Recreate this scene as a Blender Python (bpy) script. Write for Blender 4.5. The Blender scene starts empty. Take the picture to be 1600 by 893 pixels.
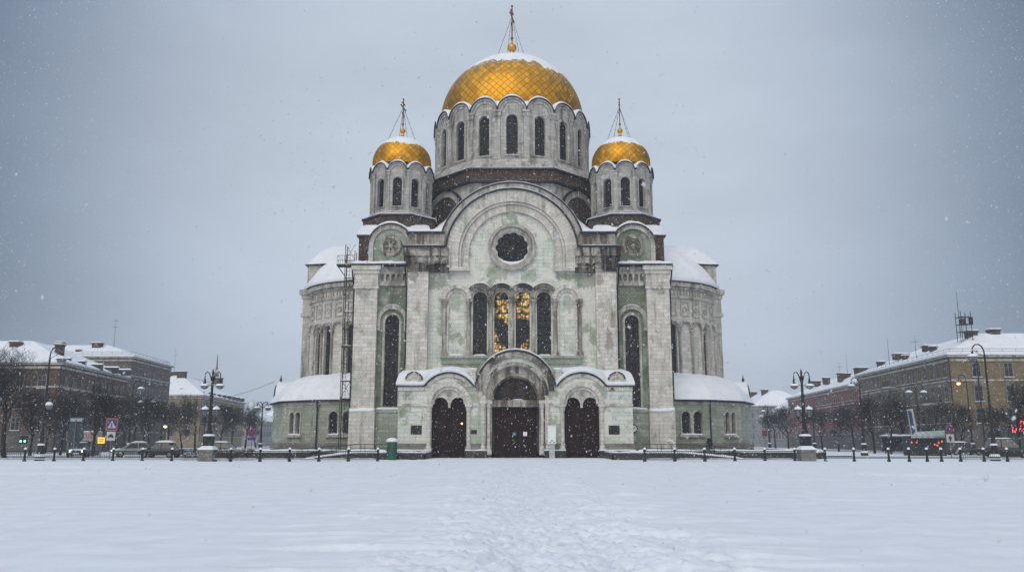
import bpy, math, random
import numpy as np
from mathutils import Vector, Matrix, noise as mnoise
from mathutils.geometry import tessellate_polygon

R = math.radians
PI = math.pi
sin, cos = math.sin, math.cos
scene = bpy.context.scene
COL = scene.collection
random.seed(7)
HAZE = .00042
LITX, LITZ = 2.3, 5.1

# ------------------------------------------------------------------ objects
def tag(o, label=None, cat=None, group=None, kind=None):
    if label: o['label'] = label
    if cat: o['category'] = cat
    if group: o['group'] = group
    if kind: o['kind'] = kind
    return o

def thing(name, label, cat, loc=(0, 0, 0), rz=0, group=None):
    o = bpy.data.objects.new(name, None)
    o.empty_display_size = .3
    o.location = loc
    o.rotation_euler = (0, 0, rz)
    COL.objects.link(o)
    return tag(o, label, cat, group)

def kids(o):
    return [c for c in list(o.children)]

def copy_tree(o, parent=None):
    c = o.copy()
    COL.objects.link(c)
    if parent is not None:
        c.parent = parent
    for ch in kids(o):
        copy_tree(ch, c)
    return c

class MB:
    """collects pieces of one mesh"""
    def __init__(s):
        s.v = []; s.f = []; s.m = []; s.uv = {}
    def add(s, vs, fs, mi=0, M=None, uv=None):
        b = len(s.v)
        if M is not None:
            vs = [M @ Vector(p) for p in vs]
        s.v.extend([tuple(p) for p in vs])
        for k, f in enumerate(fs):
            if uv is not None and uv[k] is not None:
                s.uv[len(s.f)] = uv[k]
            s.f.append(tuple(b + i for i in f)); s.m.append(mi)
        return s
    def box(s, x0, x1, y0, y1, z0, z1, mi=0, M=None):
        v = [(x0, y0, z0), (x1, y0, z0), (x1, y1, z0), (x0, y1, z0), (x0, y0, z1), (x1, y0, z1), (x1, y1, z1), (x0, y1, z1)]
        f = [(3, 2, 1, 0), (4, 5, 6, 7), (0, 1, 5, 4), (1, 2, 6, 5), (2, 3, 7, 6), (3, 0, 4, 7)]
        return s.add(v, f, mi, M)
    def plate(s, outline, holes, y0, y1, mi=0, M=None):
        """polygon in XZ with holes, front at y0, back at y1"""
        loops = [outline] + list(holes)
        flat = [p for l in loops for p in l]
        tris = tessellate_polygon([[Vector((p[0], p[1], 0)) for p in l] for l in loops])
        n = len(flat)
        vs = [(p[0], y0, p[1]) for p in flat] + [(p[0], y1, p[1]) for p in flat]
        fs = []
        for t in tris:
            a, b, c = [flat[i] for i in t]
            ar = (b[0] - a[0]) * (c[1] - a[1]) - (c[0] - a[0]) * (b[1] - a[1])
            if abs(ar) < 1e-9: continue
            t = tuple(t) if ar > 0 else tuple(reversed(t))
            fs.append(t); fs.append(tuple(i + n for i in reversed(t)))
        o = 0
        for l in loops:
            k = len(l)
            for i in range(k):
                j = (i + 1) % k
                fs.append((o + i, o + j, o + j + n, o + i + n))
            o += k
        return s.add(vs, fs, mi, M)
    def band(s, cx, cz, r0, r1, y0, y1, a0=0, a1=180, n=28, mi=0, M=None, rows=1.0):
        vs = []; fs = []; uv = []
        closed = abs(a1 - a0) >= 359.9
        for i in range(n + 1):
            a = R(a0 + (a1 - a0) * i / n)
            c, d = cos(a), sin(a)
            vs += [(cx + r0 * c, y0, cz + r0 * d), (cx + r1 * c, y0, cz + r1 * d), (cx + r1 * c, y1, cz + r1 * d), (cx + r0 * c, y1, cz + r0 * d)]
        rm = (r0 + r1) / 2
        for i in range(n):
            b = 4 * i
            t0 = R(a0 + (a1 - a0) * i / n) * rm * rows; t1 = R(a0 + (a1 - a0) * (i + 1) / n) * rm * rows
            for (p, q) in ((0, 1), (1, 2), (2, 3), (3, 0)):
                fs.append((b + p, b + 4 + p, b + 4 + q, b + q))
                uv.append([(0, t0), (0, t1), (r1 - r0, t1), (r1 - r0, t0)] if p == 0 else None)
        if not closed:
            fs += [(0, 1, 2, 3), (4 * n + 3, 4 * n + 2, 4 * n + 1, 4 * n)]; uv += [None, None]
        return s.add(vs, fs, mi, M, uv)
    def tube(s, pts, r, n=6, mi=0, M=None):
        pts = [Vector(p) for p in pts]
        rs = r if isinstance(r, (list, tuple)) else [r] * len(pts)
        vs = []; fs = []
        for i, p in enumerate(pts):
            d = (pts[min(i + 1, len(pts) - 1)] - pts[max(i - 1, 0)])
            if d.length < 1e-9: d = Vector((0, 0, 1))
            d.normalize()
            u = d.cross(Vector((0, 0, 1)) if abs(d.z) < .95 else Vector((1, 0, 0))).normalized()
            w = d.cross(u)
            for k in range(n):
                a = 2 * PI * k / n
                vs.append(p + (u * cos(a) + w * sin(a)) * rs[i])
        for i in range(len(pts) - 1):
            for k in range(n):
                k2 = (k + 1) % n
                fs.append((i * n + k, i * n + k2, (i + 1) * n + k2, (i + 1) * n + k))
        fs.append(tuple(range(n))[::-1]); fs.append(tuple((len(pts) - 1) * n + k for k in range(n)))
        return s.add(vs, fs, mi, M)
    def lathe(s, prof, n=24, a0=0, a1=360, mi=0, M=None, c=(0, 0), uvs=None, jit=None):
        """prof: (r, z) pairs turned round the vertical through c; angle 0 faces -Y, growing to +X"""
        vs = []; fs = []; uv = []
        closed = abs(a1 - a0) >= 359.9
        m = n if closed else n + 1
        for i in range(m):
            a = R(a0 + (a1 - a0) * i / n)
            for k, (r, z) in enumerate(prof):
                rr = r * (1 + (jit(a, k) if jit else 0))
                vs.append((c[0] + rr * sin(a), c[1] - rr * cos(a), z))
        K = len(prof)
        L = [0]
        for k in range(1, K):
            L.append(L[-1] + math.hypot(prof[k][0] - prof[k - 1][0], prof[k][1] - prof[k - 1][1]))
        rm = max(p[0] for p in prof)
        for i in range(n):
            j = (i + 1) % m
            A = R(a0 + (a1 - a0) * i / n); B = R(a0 + (a1 - a0) * (i + 1) / n)
            for k in range(K - 1):
                if prof[k][0] < 1e-6 and prof[k + 1][0] < 1e-6: continue
                fs.append((i * K + k, j * K + k, j * K + k + 1, i * K + k + 1))
                if uvs:
                    q = uvs(k); q2 = uvs(k + 1)
                    uv.append([(A, q), (B, q), (B, q2), (A, q2)])
                else:
                    zz = [prof[k][1], prof[k + 1][1]] if abs(prof[k + 1][1] - prof[k][1]) > .3 * abs(prof[k + 1][0] - prof[k][0]) else [L[k], L[k + 1]]
                    uv.append([(A * rm, zz[0]), (B * rm, zz[0]), (B * rm, zz[1]), (A * rm, zz[1])])
        return s.add(vs, fs, mi, M, uv)
    def prism(s, poly, z0, z1, mi=0, M=None):
        n = len(poly)
        vs = [(p[0], p[1], z0) for p in poly] + [(p[0], p[1], z1) for p in poly]
        fs = [tuple(range(n))[::-1], tuple(range(n, 2 * n))]
        for i in range(n):
            j = (i + 1) % n
            fs.append((i, j, j + n, i + n))
        return s.add(vs, fs, mi, M)
    def sphere(s, c, r, n=12, m=8, mi=0, M=None, sz=1.0, z0=-1.0):
        prof = []
        a_lo = math.asin(max(-1, z0))
        for i in range(m + 1):
            a = a_lo + (PI / 2 - a_lo) * i / m
            prof.append((max(0, r * cos(a)), c[2] + r * sz * sin(a)))
        return s.lathe(prof, n, mi=mi, M=M, c=(c[0], c[1]))
    def build(s, name, mats, parent=None, smooth=False, loc=None, rz=0, weld=True):
        """verts are world coordinates (or local to loc when given); children hang from parent's origin"""
        me = bpy.data.meshes.new(name)
        off = Vector((0, 0, 0))
        if loc is None and parent is not None:
            p = parent
            while p is not None:
                off += p.location; p = p.parent
        V = np.array(s.v, dtype=float) - np.array(off)
        me.from_pydata(V.tolist(), [], s.f)
        for m in (mats if isinstance(mats, (list, tuple)) else [mats]):
            me.materials.append(m)
        me.polygons.foreach_set('material_index', s.m)
        uvl = me.uv_layers.new(name='UVMap')
        W = np.array(s.v, dtype=float)
        for p in me.polygons:
            ex = s.uv.get(p.index)
            n = p.normal
            if ex is not None and len(ex) == p.loop_total:
                for k, li in enumerate(p.loop_indices):
                    uvl.data[li].uv = ex[k]
                continue
            if abs(n.z) > .8:
                for li in p.loop_indices:
                    q = W[me.loops[li].vertex_index]; uvl.data[li].uv = (q[0], q[1])
            else:
                t = Vector((-n.y, n.x, 0)); t.normalize()
                for li in p.loop_indices:
                    q = W[me.loops[li].vertex_index]; uvl.data[li].uv = (q[0] * t.x + q[1] * t.y, q[2])
        if smooth:
            me.polygons.foreach_set('use_smooth', [True] * len(me.polygons))
        me.update()
        o = bpy.data.objects.new(name, me)
        COL.objects.link(o)
        if parent is not None: o.parent = parent
        if loc is not None:
            o.location = loc
        o.rotation_euler = (0, 0, rz)
        return o

def obj(name, me, parent=None, loc=(0, 0, 0), rz=0):
    o = bpy.data.objects.new(name, me); COL.objects.link(o)
    if parent is not None: o.parent = parent
    o.location = loc; o.rotation_euler = (0, 0, rz)
    return o

def arc(cx, cz, r, a0, a1, n=16):
    return [(cx + r * cos(R(a0 + (a1 - a0) * i / n)), cz + r * sin(R(a0 + (a1 - a0) * i / n))) for i in range(n + 1)]
def arch_loop(cx, z0, zs, hw, n=16):
    return [(cx - hw, z0), (cx + hw, z0)] + arc(cx, zs, hw, 0, 180, n)

def jit(x, y, z=0.0, s=1.0):
    return mnoise.noise(Vector((x * s, y * s, z * s)))

def snow_piece(name, parent, pts, y0, y1, h, M=None, **k):
    m = MB(); snow_ridge(m, pts, y0, y1, h, M, **k)
    return m.build(name, MT['snow'], parent, smooth=True)

def snow_ridge(mb, pts, y0, y1, h, M=None, mi=0, taper=True, seed=0.0):
    """a bank of snow lying along a path of (x, z) points on a ledge that runs from y0 (front) to y1 (back)"""
    # resample
    P = [Vector((p[0], p[1], 0)) for p in pts]
    out = []
    for a, b in zip(P[:-1], P[1:]):
        k = max(1, int((b - a).length / .35))
        for i in range(k): out.append(a.lerp(b, i / k))
    out.append(P[-1])
    n = len(out)
    vs = []; fs = []
    d = y1 - y0
    for i, p in enumerate(out):
        e = min(i, n - 1 - i) / max(1, n - 1)
        t = min(1, e * 9 + .15) if taper else 1
        slope = 1.0
        a = out[max(0, i - 1)]; b = out[min(n - 1, i + 1)]
        q = (b - a)
        if q.length > 1e-6: slope = max(.15, abs(q.x) / q.length) ** .8
        hh = h * t * slope * (1 + .35 * jit(p.x * 1.3, p.y * 1.3, seed + 3.1) + .2 * jit(p.x * 4, p.y * 4, seed))
        hh = max(hh, .015)
        ov = .05 * jit(p.x * 2, seed, 1.7)
        vs += [(p.x, y0 + .02, p.y - .01), (p.x, y0 - .03 + ov, p.y + hh * .35), (p.x, y0 + min(.2, d * .25), p.y + hh * .9),
               (p.x, y0 + d * .6, p.y + hh), (p.x, y1, p.y + hh * .9), (p.x, y1, p.y - .01)]
    for i in range(n - 1):
        for k in range(6):
            k2 = (k + 1) % 6
            fs.append((6 * i + k, 6 * i + 6 + k, 6 * i + 6 + k2, 6 * i + k2))
    fs.append((0, 1, 2, 3, 4, 5)); fs.append(tuple(6 * (n - 1) + k for k in (5, 4, 3, 2, 1, 0)))
    mb.add(vs, fs, mi, M)

# ------------------------------------------------------------------ materials
def N(nt, t, ins=None, **props):
    n = nt.nodes.new(t)
    for k, v in props.items(): setattr(n, k, v)
    for k, v in (ins or {}).items():
        s = n.inputs[k]
        if isinstance(v, bpy.types.NodeSocket): nt.links.new(v, s)
        else: s.default_value = v
    return n
def c4(c): return (c[0], c[1], c[2], 1.0)
def mix(nt, f, a, b, blend='MIX'):
    n = nt.nodes.new('ShaderNodeMix'); n.data_type = 'RGBA'; n.blend_type = blend
    for i, v in ((0, f), (6, a), (7, b)):
        if isinstance(v, bpy.types.NodeSocket): nt.links.new(v, n.inputs[i])
        elif i == 0: n.inputs[0].default_value = v
        else: n.inputs[i].default_value = c4(v)
    return n.outputs[2]
def math_(nt, op, a, b=0.0, clamp=False):
    n = nt.nodes.new('ShaderNodeMath'); n.operation = op; n.use_clamp = clamp
    for i, v in ((0, a), (1, b)):
        if isinstance(v, bpy.types.NodeSocket): nt.links.new(v, n.inputs[i])
        else: n.inputs[i].default_value = v
    return n.outputs[0]
def rng(nt, v, lo, hi, a=0.0, b=1.0):
    n = N(nt, 'ShaderNodeMapRange', {'Value': v, 'From Min': lo, 'From Max': hi, 'To Min': a, 'To Max': b}, interpolation_type='SMOOTHSTEP')
    return n.outputs[0]
def noise(nt, vec, scale, detail=4.0, rough=.6):
    return N(nt, 'ShaderNodeTexNoise', {'Vector': vec, 'Scale': scale, 'Detail': detail, 'Roughness': rough}).outputs[0]
def mapping(nt, vec, scale=(1, 1, 1), loc=(0, 0, 0)):
    return N(nt, 'ShaderNodeMapping', {'Vector': vec, 'Scale': scale, 'Location': loc}).outputs[0]
def new_mat(name):
    m = bpy.data.materials.new(name); m.use_nodes = True
    nt = m.node_tree
    b = nt.nodes['Principled BSDF']
    return m, nt, b
def setc(nt, b, sock, v):
    if isinstance(v, bpy.types.NodeSocket): nt.links.new(v, b.inputs[sock])
    else: b.inputs[sock].default_value = c4(v) if sock in ('Base Color', 'Emission Color') else v
def bump(nt, b, h, strength=.3, dist=.05):
    n = N(nt, 'ShaderNodeBump', {'Height': h, 'Strength': strength, 'Distance': dist})
    nt.links.new(n.outputs[0], b.inputs['Normal'])

def simple(name, c, rough=.6, metal=0.0, var=.15, scale=3.0, emit=None, es=0.0):
    m, nt, b = new_mat(name)
    ob = N(nt, 'ShaderNodeTexCoord').outputs['Object']
    f = noise(nt, ob, scale, 5)
    v = rng(nt, f, .3, .7, 1 - var, 1 + var)
    col = mix(nt, 1.0, c, N(nt, 'ShaderNodeCombineColor', {0: v, 1: v, 2: v}).outputs[0], 'MULTIPLY')
    setc(nt, b, 'Base Color', col)
    b.inputs['Roughness'].default_value = rough
    b.inputs['Metallic'].default_value = metal
    if emit:
        b.inputs['Emission Color'].default_value = c4(emit); b.inputs['Emission Strength'].default_value = es
    return m

def stone(name, ca, cb, moss=None, moss_lo=.55, moss_hi=.62, moss_amt=.8, pale=None, pale_lo=.5, dirt=(.07, .06, .05), d_lo=.52, d_hi=.78, d_amt=.7,
          bw=1.15, bh=.42, mortar=.58, rough=.85, flecks=0.0, seed=0.0, msize=.017, spots=()):
    m, nt, b = new_mat(name)
    tc = N(nt, 'ShaderNodeTexCoord')
    ob = mapping(nt, tc.outputs['Object'], (1, 1, 1), (seed, seed * 1.7, seed * .6))
    wob = N(nt, 'ShaderNodeTexNoise', {'Vector': ob, 'Scale': 1.5, 'Detail': 2.0}).outputs['Color']
    uvw = N(nt, 'ShaderNodeVectorMath', {0: tc.outputs['UV'], 1: N(nt, 'ShaderNodeVectorMath', {0: wob, 3: .03}, operation='SCALE').outputs[0]}, operation='ADD').outputs[0]
    br = N(nt, 'ShaderNodeTexBrick', {'Vector': uvw, 'Color1': c4([x * .84 for x in ca]), 'Color2': c4(cb), 'Mortar': c4([x * mortar for x in ca]), 'Scale': 1.0,
                                     'Mortar Size': msize, 'Mortar Smooth': .25, 'Bias': 0.0, 'Brick Width': bw, 'Row Height': bh})
    c = br.outputs['Color']
    big = noise(nt, ob, .33, 7, .62)
    if pale is not None:
        p = noise(nt, mapping(nt, ob, (1, 1, .8), (9, 4, 2)), .55, 7, .6)
        c = mix(nt, math_(nt, 'MULTIPLY', rng(nt, p, pale_lo, pale_lo + .08), .75), c, pale)
    if moss is not None:
        c = mix(nt, math_(nt, 'MULTIPLY', rng(nt, big, moss_lo, moss_hi), moss_amt), c, moss)
    # water streaks and soot
    st = noise(nt, mapping(nt, ob, (1.3, 1.3, .16), (3, 1, 5)), 1.0, 8, .65)
    c = mix(nt, math_(nt, 'MULTIPLY', rng(nt, st, d_lo, d_hi), d_amt), c, dirt)
    bl = noise(nt, mapping(nt, ob, (1, 1, .7), (13, 7, 1)), .9, 8, .7)
    c = mix(nt, math_(nt, 'MULTIPLY', rng(nt, bl, .53, .70), d_amt * .85), c, dirt)
    if spots:   # single stains, worn patches and algae at known places on the building
        q = N(nt, 'ShaderNodeSeparateXYZ', {0: tc.outputs['Object']})
        sn_ = math_(nt, 'MULTIPLY', math_(nt, 'SUBTRACT', noise(nt, mapping(nt, ob, (1, 1, .6)), 1.5, 7, .68), .5), 3.4)
        for (sx, sz, rx, rz, scol, amt) in spots:
            dx = math_(nt, 'DIVIDE', math_(nt, 'SUBTRACT', q.outputs[0], sx), rx); dz = math_(nt, 'DIVIDE', math_(nt, 'SUBTRACT', q.outputs[2], sz), rz)
            d = math_(nt, 'SQRT', math_(nt, 'ADD', math_(nt, 'MULTIPLY', dx, dx), math_(nt, 'MULTIPLY', dz, dz)))
            k = rng(nt, math_(nt, 'ADD', math_(nt, 'SUBTRACT', 1.0, d), math_(nt, 'MULTIPLY', sn_, math_(nt, 'LESS_THAN', d, 1.7))), .05, .35)
            k = math_(nt, 'MULTIPLY', k, rng(nt, d, 1.7, 1.1))
            c = mix(nt, math_(nt, 'MULTIPLY', k, amt), c, scol)
    fine = noise(nt, ob, 9.0, 6, .7)
    v = rng(nt, fine, .3, .72, .66, 1.16)
    c = mix(nt, 1.0, c, N(nt, 'ShaderNodeCombineColor', {0: v, 1: v, 2: v}).outputs[0], 'MULTIPLY')
    if flecks:   # wind-blown snow caught on the rough face
        fl = noise(nt, ob, 5.5, 4, .75)
        c = mix(nt, math_(nt, 'MULTIPLY', rng(nt, fl, .60, .66), flecks), c, (.75, .78, .82))
    setc(nt, b, 'Base Color', c)
    b.inputs['Roughness'].default_value = rough
    h = math_(nt, 'ADD', math_(nt, 'MULTIPLY', br.outputs['Fac'], -.6), math_(nt, 'MULTIPLY', fine, .5))
    bump(nt, b, h, .5, .04)
    return m

SNOW_C = (.80, .83, .88)
def snow_mat(name, scale=1.0, amp=.35, dist=.08, c=SNOW_C):
    m, nt, b = new_mat(name)
    ob = N(nt, 'ShaderNodeTexCoord').outputs['Object']
    f1 = noise(nt, ob, .8 * scale, 6, .6); f2 = noise(nt, ob, 22 * scale, 3, .6)
    v = rng(nt, f1, .3, .7, .93, 1.02)
    setc(nt, b, 'Base Color', mix(nt, 1.0, c, N(nt, 'ShaderNodeCombineColor', {0: v, 1: v, 2: v}).outputs[0], 'MULTIPLY'))
    b.inputs['Roughness'].default_value = .8
    b.inputs['Specular IOR Level'].default_value = .25
    bump(nt, b, math_(nt, 'ADD', f1, math_(nt, 'MULTIPLY', f2, .15)), amp, dist)
    return m

MT = {}
MT['snow'] = snow_mat('roof_snow', 1.0, .5, .25)
GRN, SOOT, RUST = (.17, .24, .15), (.035, .03, .026), (.20, .135, .095)
SP_PALE = [(-8.3, 19.0, 1.7, 1.0, GRN, .6), (8.3, 19.0, 1.7, 1.0, GRN, .6), (-1.6, 19.7, 1.5, .8, GRN, .5), (1.9, 19.6, 1.2, .9, GRN, .5), (-3.6, 2.6, .9, 1.9, (.27, .38, .25), .6), (4.3, 2.6, .9, 1.9, (.27, .38, .25), .6), (0, 28.2, 2.6, .6, GRN, .6), (-6.1, 16.6, .8, 1.1, GRN, .45), (6.1, 16.6, .8, 1.1, GRN, .45), (4.6, 26.0, .7, 1.2, GRN, .5)]
SP_WHITE = [(10.5, 12.2, .55, 1.5, RUST, .6), (10.9, 14.8, .3, 1.3, RUST, .55), (-10.1, 16.3, .3, .4, (.42, .30, .20), .5), (9.6, 19.0, .5, .9, RUST, .5), (-10.8, 19.2, .6, .8, SOOT, .5), (10.3, 6.0, .4, 1.2, RUST, .6), (-9.0, 6.2, .5, .8, SOOT, .5), (10.2, 6.4, .6, .8, SOOT, .6), (-16.4, 17.8, .9, .7, SOOT, .4), (16.2, 18.0, .9, .6, SOOT, .4)]
SP_ARCH = [(3.9, 6.6, 1.0, 2.2, SOOT, .9), (-1.6, 9.9, 2.0, .6, SOOT, .6), (2.9, 9.6, 1.2, .8, SOOT, .7), (-2.4, 1.8, .5, 1.2, RUST, .6), (2.9, 4.0, .5, 1.5, RUST, .6)]
MT['pale'] = stone('pale_green_marble', (.68, .735, .66), (.74, .77, .70), moss=(.22, .29, .19), moss_lo=.545, moss_hi=.62, moss_amt=.7, pale=(.78, .765, .72), pale_lo=.48, d_lo=.55, d_hi=.76, d_amt=.62, spots=SP_PALE)
MT['white'] = stone('weathered_white_marble', (.68, .655, .605), (.75, .725, .67), moss=(.42, .46, .38), moss_lo=.55, moss_hi=.65, moss_amt=.6, d_lo=.5, d_hi=.74, d_amt=.62, bw=.9, seed=4, spots=SP_WHITE)
MT['trim'] = stone('grey_stone_trim', (.52, .50, .465), (.60, .575, .535), d_lo=.45, d_hi=.7, d_amt=.75, bw=.7, bh=.5, seed=8)
MT['grey'] = stone('grey_drum_stone', (.47, .465, .45), (.57, .56, .535), d_lo=.46, d_hi=.68, d_amt=.72, bw=.8, bh=.45, seed=11)
MT['green'] = stone('green_field_stone', (.165, .215, .145), (.215, .265, .19), moss=(.40, .42, .37), moss_lo=.47, moss_hi=.60, moss_amt=.8, d_lo=.5, d_hi=.75, d_amt=.55, seed=15)
MT['mixed'] = stone('green_grey_base_stone', (.36, .41, .335), (.45, .48, .415), moss=(.22, .29, .20), moss_lo=.5, moss_hi=.62, moss_amt=.75, d_lo=.52, d_hi=.76, d_amt=.5, seed=19)
MT['stained'] = stone('soot_stained_stone', (.44, .42, .38), (.50, .48, .44), moss=(.10, .085, .07), moss_lo=.43, moss_hi=.5, dirt=(.02, .018, .017), d_lo=.46, d_hi=.56, d_amt=.95, seed=23)
MT['arch'] = stone('stained_arch_stone', (.47, .44, .39), (.55, .52, .47), dirt=(.06, .048, .038), moss=(.26, .235, .20), moss_lo=.48, moss_hi=.58, d_lo=.45, d_hi=.62, d_amt=.85, bw=.7, bh=.5, seed=27, spots=SP_ARCH)
MT['brown'] = stone('brown_brickwork', (.066, .042, .035), (.115, .075, .06), d_lo=.48, d_hi=.66, d_amt=.75, dirt=(.022, .019, .019), bw=.5, bh=.16, rough=.9, flecks=.55, seed=31)
MT['granite'] = stone('dark_granite', (.038, .038, .042), (.062, .06, .062), dirt=(.03, .03, .03), d_amt=.5, bw=1.5, bh=.4, flecks=.5, seed=35)
MT['plinth'] = stone('grey_plinth_stone', (.20, .185, .17), (.27, .25, .23), dirt=(.05, .045, .04), d_amt=.6, bw=1.4, bh=.6, flecks=.25, seed=37)
MT['iron'] = simple('dark_roof_iron', (.022, .023, .027), .55, .3)
MT['black'] = simple('black_cast_iron', (.012, .013, .015), .5, .2)
MT['rust'] = simple('scaffold_steel', (.045, .042, .042), .6, .4)
MT['bars'] = simple('window_bars', (.006, .006, .007), .8)
MT['white_paint'] = simple('white_enamel', (.78, .8, .8), .4, 0, .05)

def glass_mat(name, lit=0.0):
    m, nt, b = new_mat(name)
    ob = N(nt, 'ShaderNodeTexCoord').outputs['Object']
    f = noise(nt, ob, 1.6, 5, .7)
    setc(nt, b, 'Base Color', mix(nt, rng(nt, f, .4, .65), (.011, .012, .017), (.055, .052, .055)))
    b.inputs['Roughness'].default_value = .22
    b.inputs['Specular IOR Level'].default_value = .25
    if lit:   # a chandelier and gilded icon screen burning inside
        ob = N(nt, 'ShaderNodeNewGeometry').outputs['Position']
        g = N(nt, 'ShaderNodeTexVoronoi', {'Vector': mapping(nt, ob, (1, .01, 1)), 'Scale': 3.4}, feature='F1').outputs['Distance']
        w = noise(nt, mapping(nt, ob, (1.0, .01, .8), (LITX, 0, LITZ)), .62, 3, .55)
        k = math_(nt, 'MULTIPLY', rng(nt, w, .48, .58), rng(nt, g, .85, .2))
        setc(nt, b, 'Emission Color', mix(nt, rng(nt, g, .1, .4), (1.0, .80, .36), (.70, .42, .10)))
        nt.links.new(math_(nt, 'MULTIPLY', k, lit), b.inputs['Emission Strength'])
    return m
MT['glass'] = glass_mat('dark_window_glass')
MT['lit'] = glass_mat('lit_window_glass', 1.1)

def gold_mat():
    m, nt, b = new_mat('gilded_dome_tiles')
    tc = N(nt, 'ShaderNodeTexCoord')
    sp = N(nt, 'ShaderNodeSeparateXYZ', {0: tc.outputs['UV']})
    s = math_(nt, 'ADD', sp.outputs[0], sp.outputs[1]); t = math_(nt, 'SUBTRACT', sp.outputs[0], sp.outputs[1])
    def line(x): return math_(nt, 'PINGPONG', x, .5)
    ln = math_(nt, 'MINIMUM', line(s), line(t))
    ident = math_(nt, 'ADD', math_(nt, 'MULTIPLY', math_(nt, 'FLOOR', s), 7.13), math_(nt, 'MULTIPLY', math_(nt, 'FLOOR', t), 3.77))
    wn = N(nt, 'ShaderNodeTexWhiteNoise', {'W': ident}, noise_dimensions='1D').outputs['Value']
    ob = tc.outputs['Object']
    big = noise(nt, ob, .35, 5, .6)
    c = mix(nt, math_(nt, 'ADD', .1, math_(nt, 'MULTIPLY', wn, .75)), (.46, .20, .003), (.86, .445, .016))
    stk = noise(nt, mapping(nt, ob, (1.6, 1.6, .22)), 1.0, 7, .7)
    c = mix(nt, math_(nt, 'MULTIPLY', rng(nt, stk, .5, .68), .55), c, (.30, .15, .02))
    c = mix(nt, math_(nt, 'MULTIPLY', rng(nt, big, .45, .7), .5), c, (.46, .20, .008))
    c = mix(nt, math_(nt, 'MULTIPLY', rng(nt, ln, .07, .025), .75), c, (.10, .06, .015))
    fl = noise(nt, ob, 2.6, 6, .75)
    geo = N(nt, 'ShaderNodeNewGeometry')
    z = N(nt, 'ShaderNodeSeparateXYZ', {0: geo.outputs['Normal']}).outputs[2]
    sn = rng(nt, math_(nt, 'ADD', math_(nt, 'MULTIPLY', fl, .8), math_(nt, 'MULTIPLY', z, .72)), .86, .99)
    c = mix(nt, sn, c, (.80, .83, .88))
    setc(nt, b, 'Base Color', c)
    nt.links.new(math_(nt, 'MULTIPLY', math_(nt, 'SUBTRACT', 1.0, sn), .85), b.inputs['Metallic'])
    nt.links.new(rng(nt, wn, 0, 1, .34, .5), b.inputs['Roughness'])
    tilt = math_(nt, 'MULTIPLY', ln, 1.2)
    bump(nt, b, math_(nt, 'MINIMUM', tilt, .16), .6, .12)
    return m
MT['gold'] = gold_mat()
MT['gilt'] = simple('gilded_metal', (.62, .34, .04), .35, .6)
MT['tarnished'] = simple('tarnished_gilding', (.22, .11, .04), .5, .5)

def wood_mat():
    m, nt, b = new_mat('dark_oak_door')
    ob = N(nt, 'ShaderNodeTexCoord').outputs['Object']
    f = noise(nt, mapping(nt, ob, (9, 9, .7)), 1.0, 5)
    setc(nt, b, 'Base Color', mix(nt, rng(nt, f, .35, .7), (.012, .005, .005), (.032, .014, .013)))
    b.inputs['Roughness'].default_value = .6; b.inputs['Specular IOR Level'].default_value = .12
    return m
MT['wood'] = wood_mat()

def bark_mat(name='wet_bark_with_snow', lo=.74, hi=.95):
    m, nt, b = new_mat(name)
    ob = N(nt, 'ShaderNodeTexCoord').outputs['Object']
    geo = N(nt, 'ShaderNodeNewGeometry')
    z = N(nt, 'ShaderNodeSeparateXYZ', {0: geo.outputs['Normal']}).outputs[2]
    f = noise(nt, ob, 3.0, 4)
    k = rng(nt, math_(nt, 'ADD', z, math_(nt, 'MULTIPLY', math_(nt, 'SUBTRACT', f, .5), .9)), lo, hi)
    c = mix(nt, f, (.009, .008, .009), (.026, .022, .021))
    setc(nt, b, 'Base Color', mix(nt, k, c, (.72, .76, .82)))
    b.inputs['Roughness'].default_value = .9
    return m
MT['bark'] = bark_mat(); MT['limb'] = bark_mat('snow_lined_limbs', .42, .6)
# ================================================================== CATHEDRAL
cath = thing('cathedral', 'huge pale green and white stone cathedral with three gilded domes, snow on its roofs', 'cathedral', (0, 100, 0))

def FM(cx, cy, r, a):
    return Matrix.Translation((cx, cy, 0)) @ Matrix.Rotation(a, 4, 'Z') @ Matrix.Translation((0, -r, 0))

def window_mesh(name, hw, zt, cols, rows, lit=False, rose=False):
    """glass and its leading; local frame, sill at z 0, facing -Y"""
    mb = MB()
    zs = zt - hw
    mb.plate(arch_loop(0, 0, zs, hw, 14), [], 0, .05, 0)
    t = .028
    for i in range(1, cols):
        x = -hw + 2 * hw * i / cols
        top = zs + math.sqrt(max(0, hw * hw - x * x))
        mb.box(x - t, x + t, -.07, -.004, 0, top - .01, 1)
    for j in range(1, rows):
        z = zt * j / rows
        w = hw if z <= zs else math.sqrt(max(0.0, hw * hw - (z - zs) ** 2))
        k = t * (2.2 if j % 2 == 0 else 1)
        mb.box(-w + .01, w - .01, -.055, -.006, z - k, z + k, 1)
    return mb

def win(name, parent, mb_or_me, loc, rz=0, mats=None):
    if isinstance(mb_or_me, MB):
        o = mb_or_me.build(name, mats, parent, loc=loc, rz=rz)
    else:
        o = obj(name, mb_or_me, parent, loc, rz)
    return o
CX, CY = cath.location.x, cath.location.y

def L(x, y, z): return (x - CX, y - CY, z)

# ---------------------------------------------------------------- body
mb = MB()
mb.box(-17.1, 17.1, 91.9, 124, .5, 20.7)
mb.box(-7.3, 7.3, 91.9, 108, 20.7, 22.1)
body = mb.build('wall', MT['pale'], cath)

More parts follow.
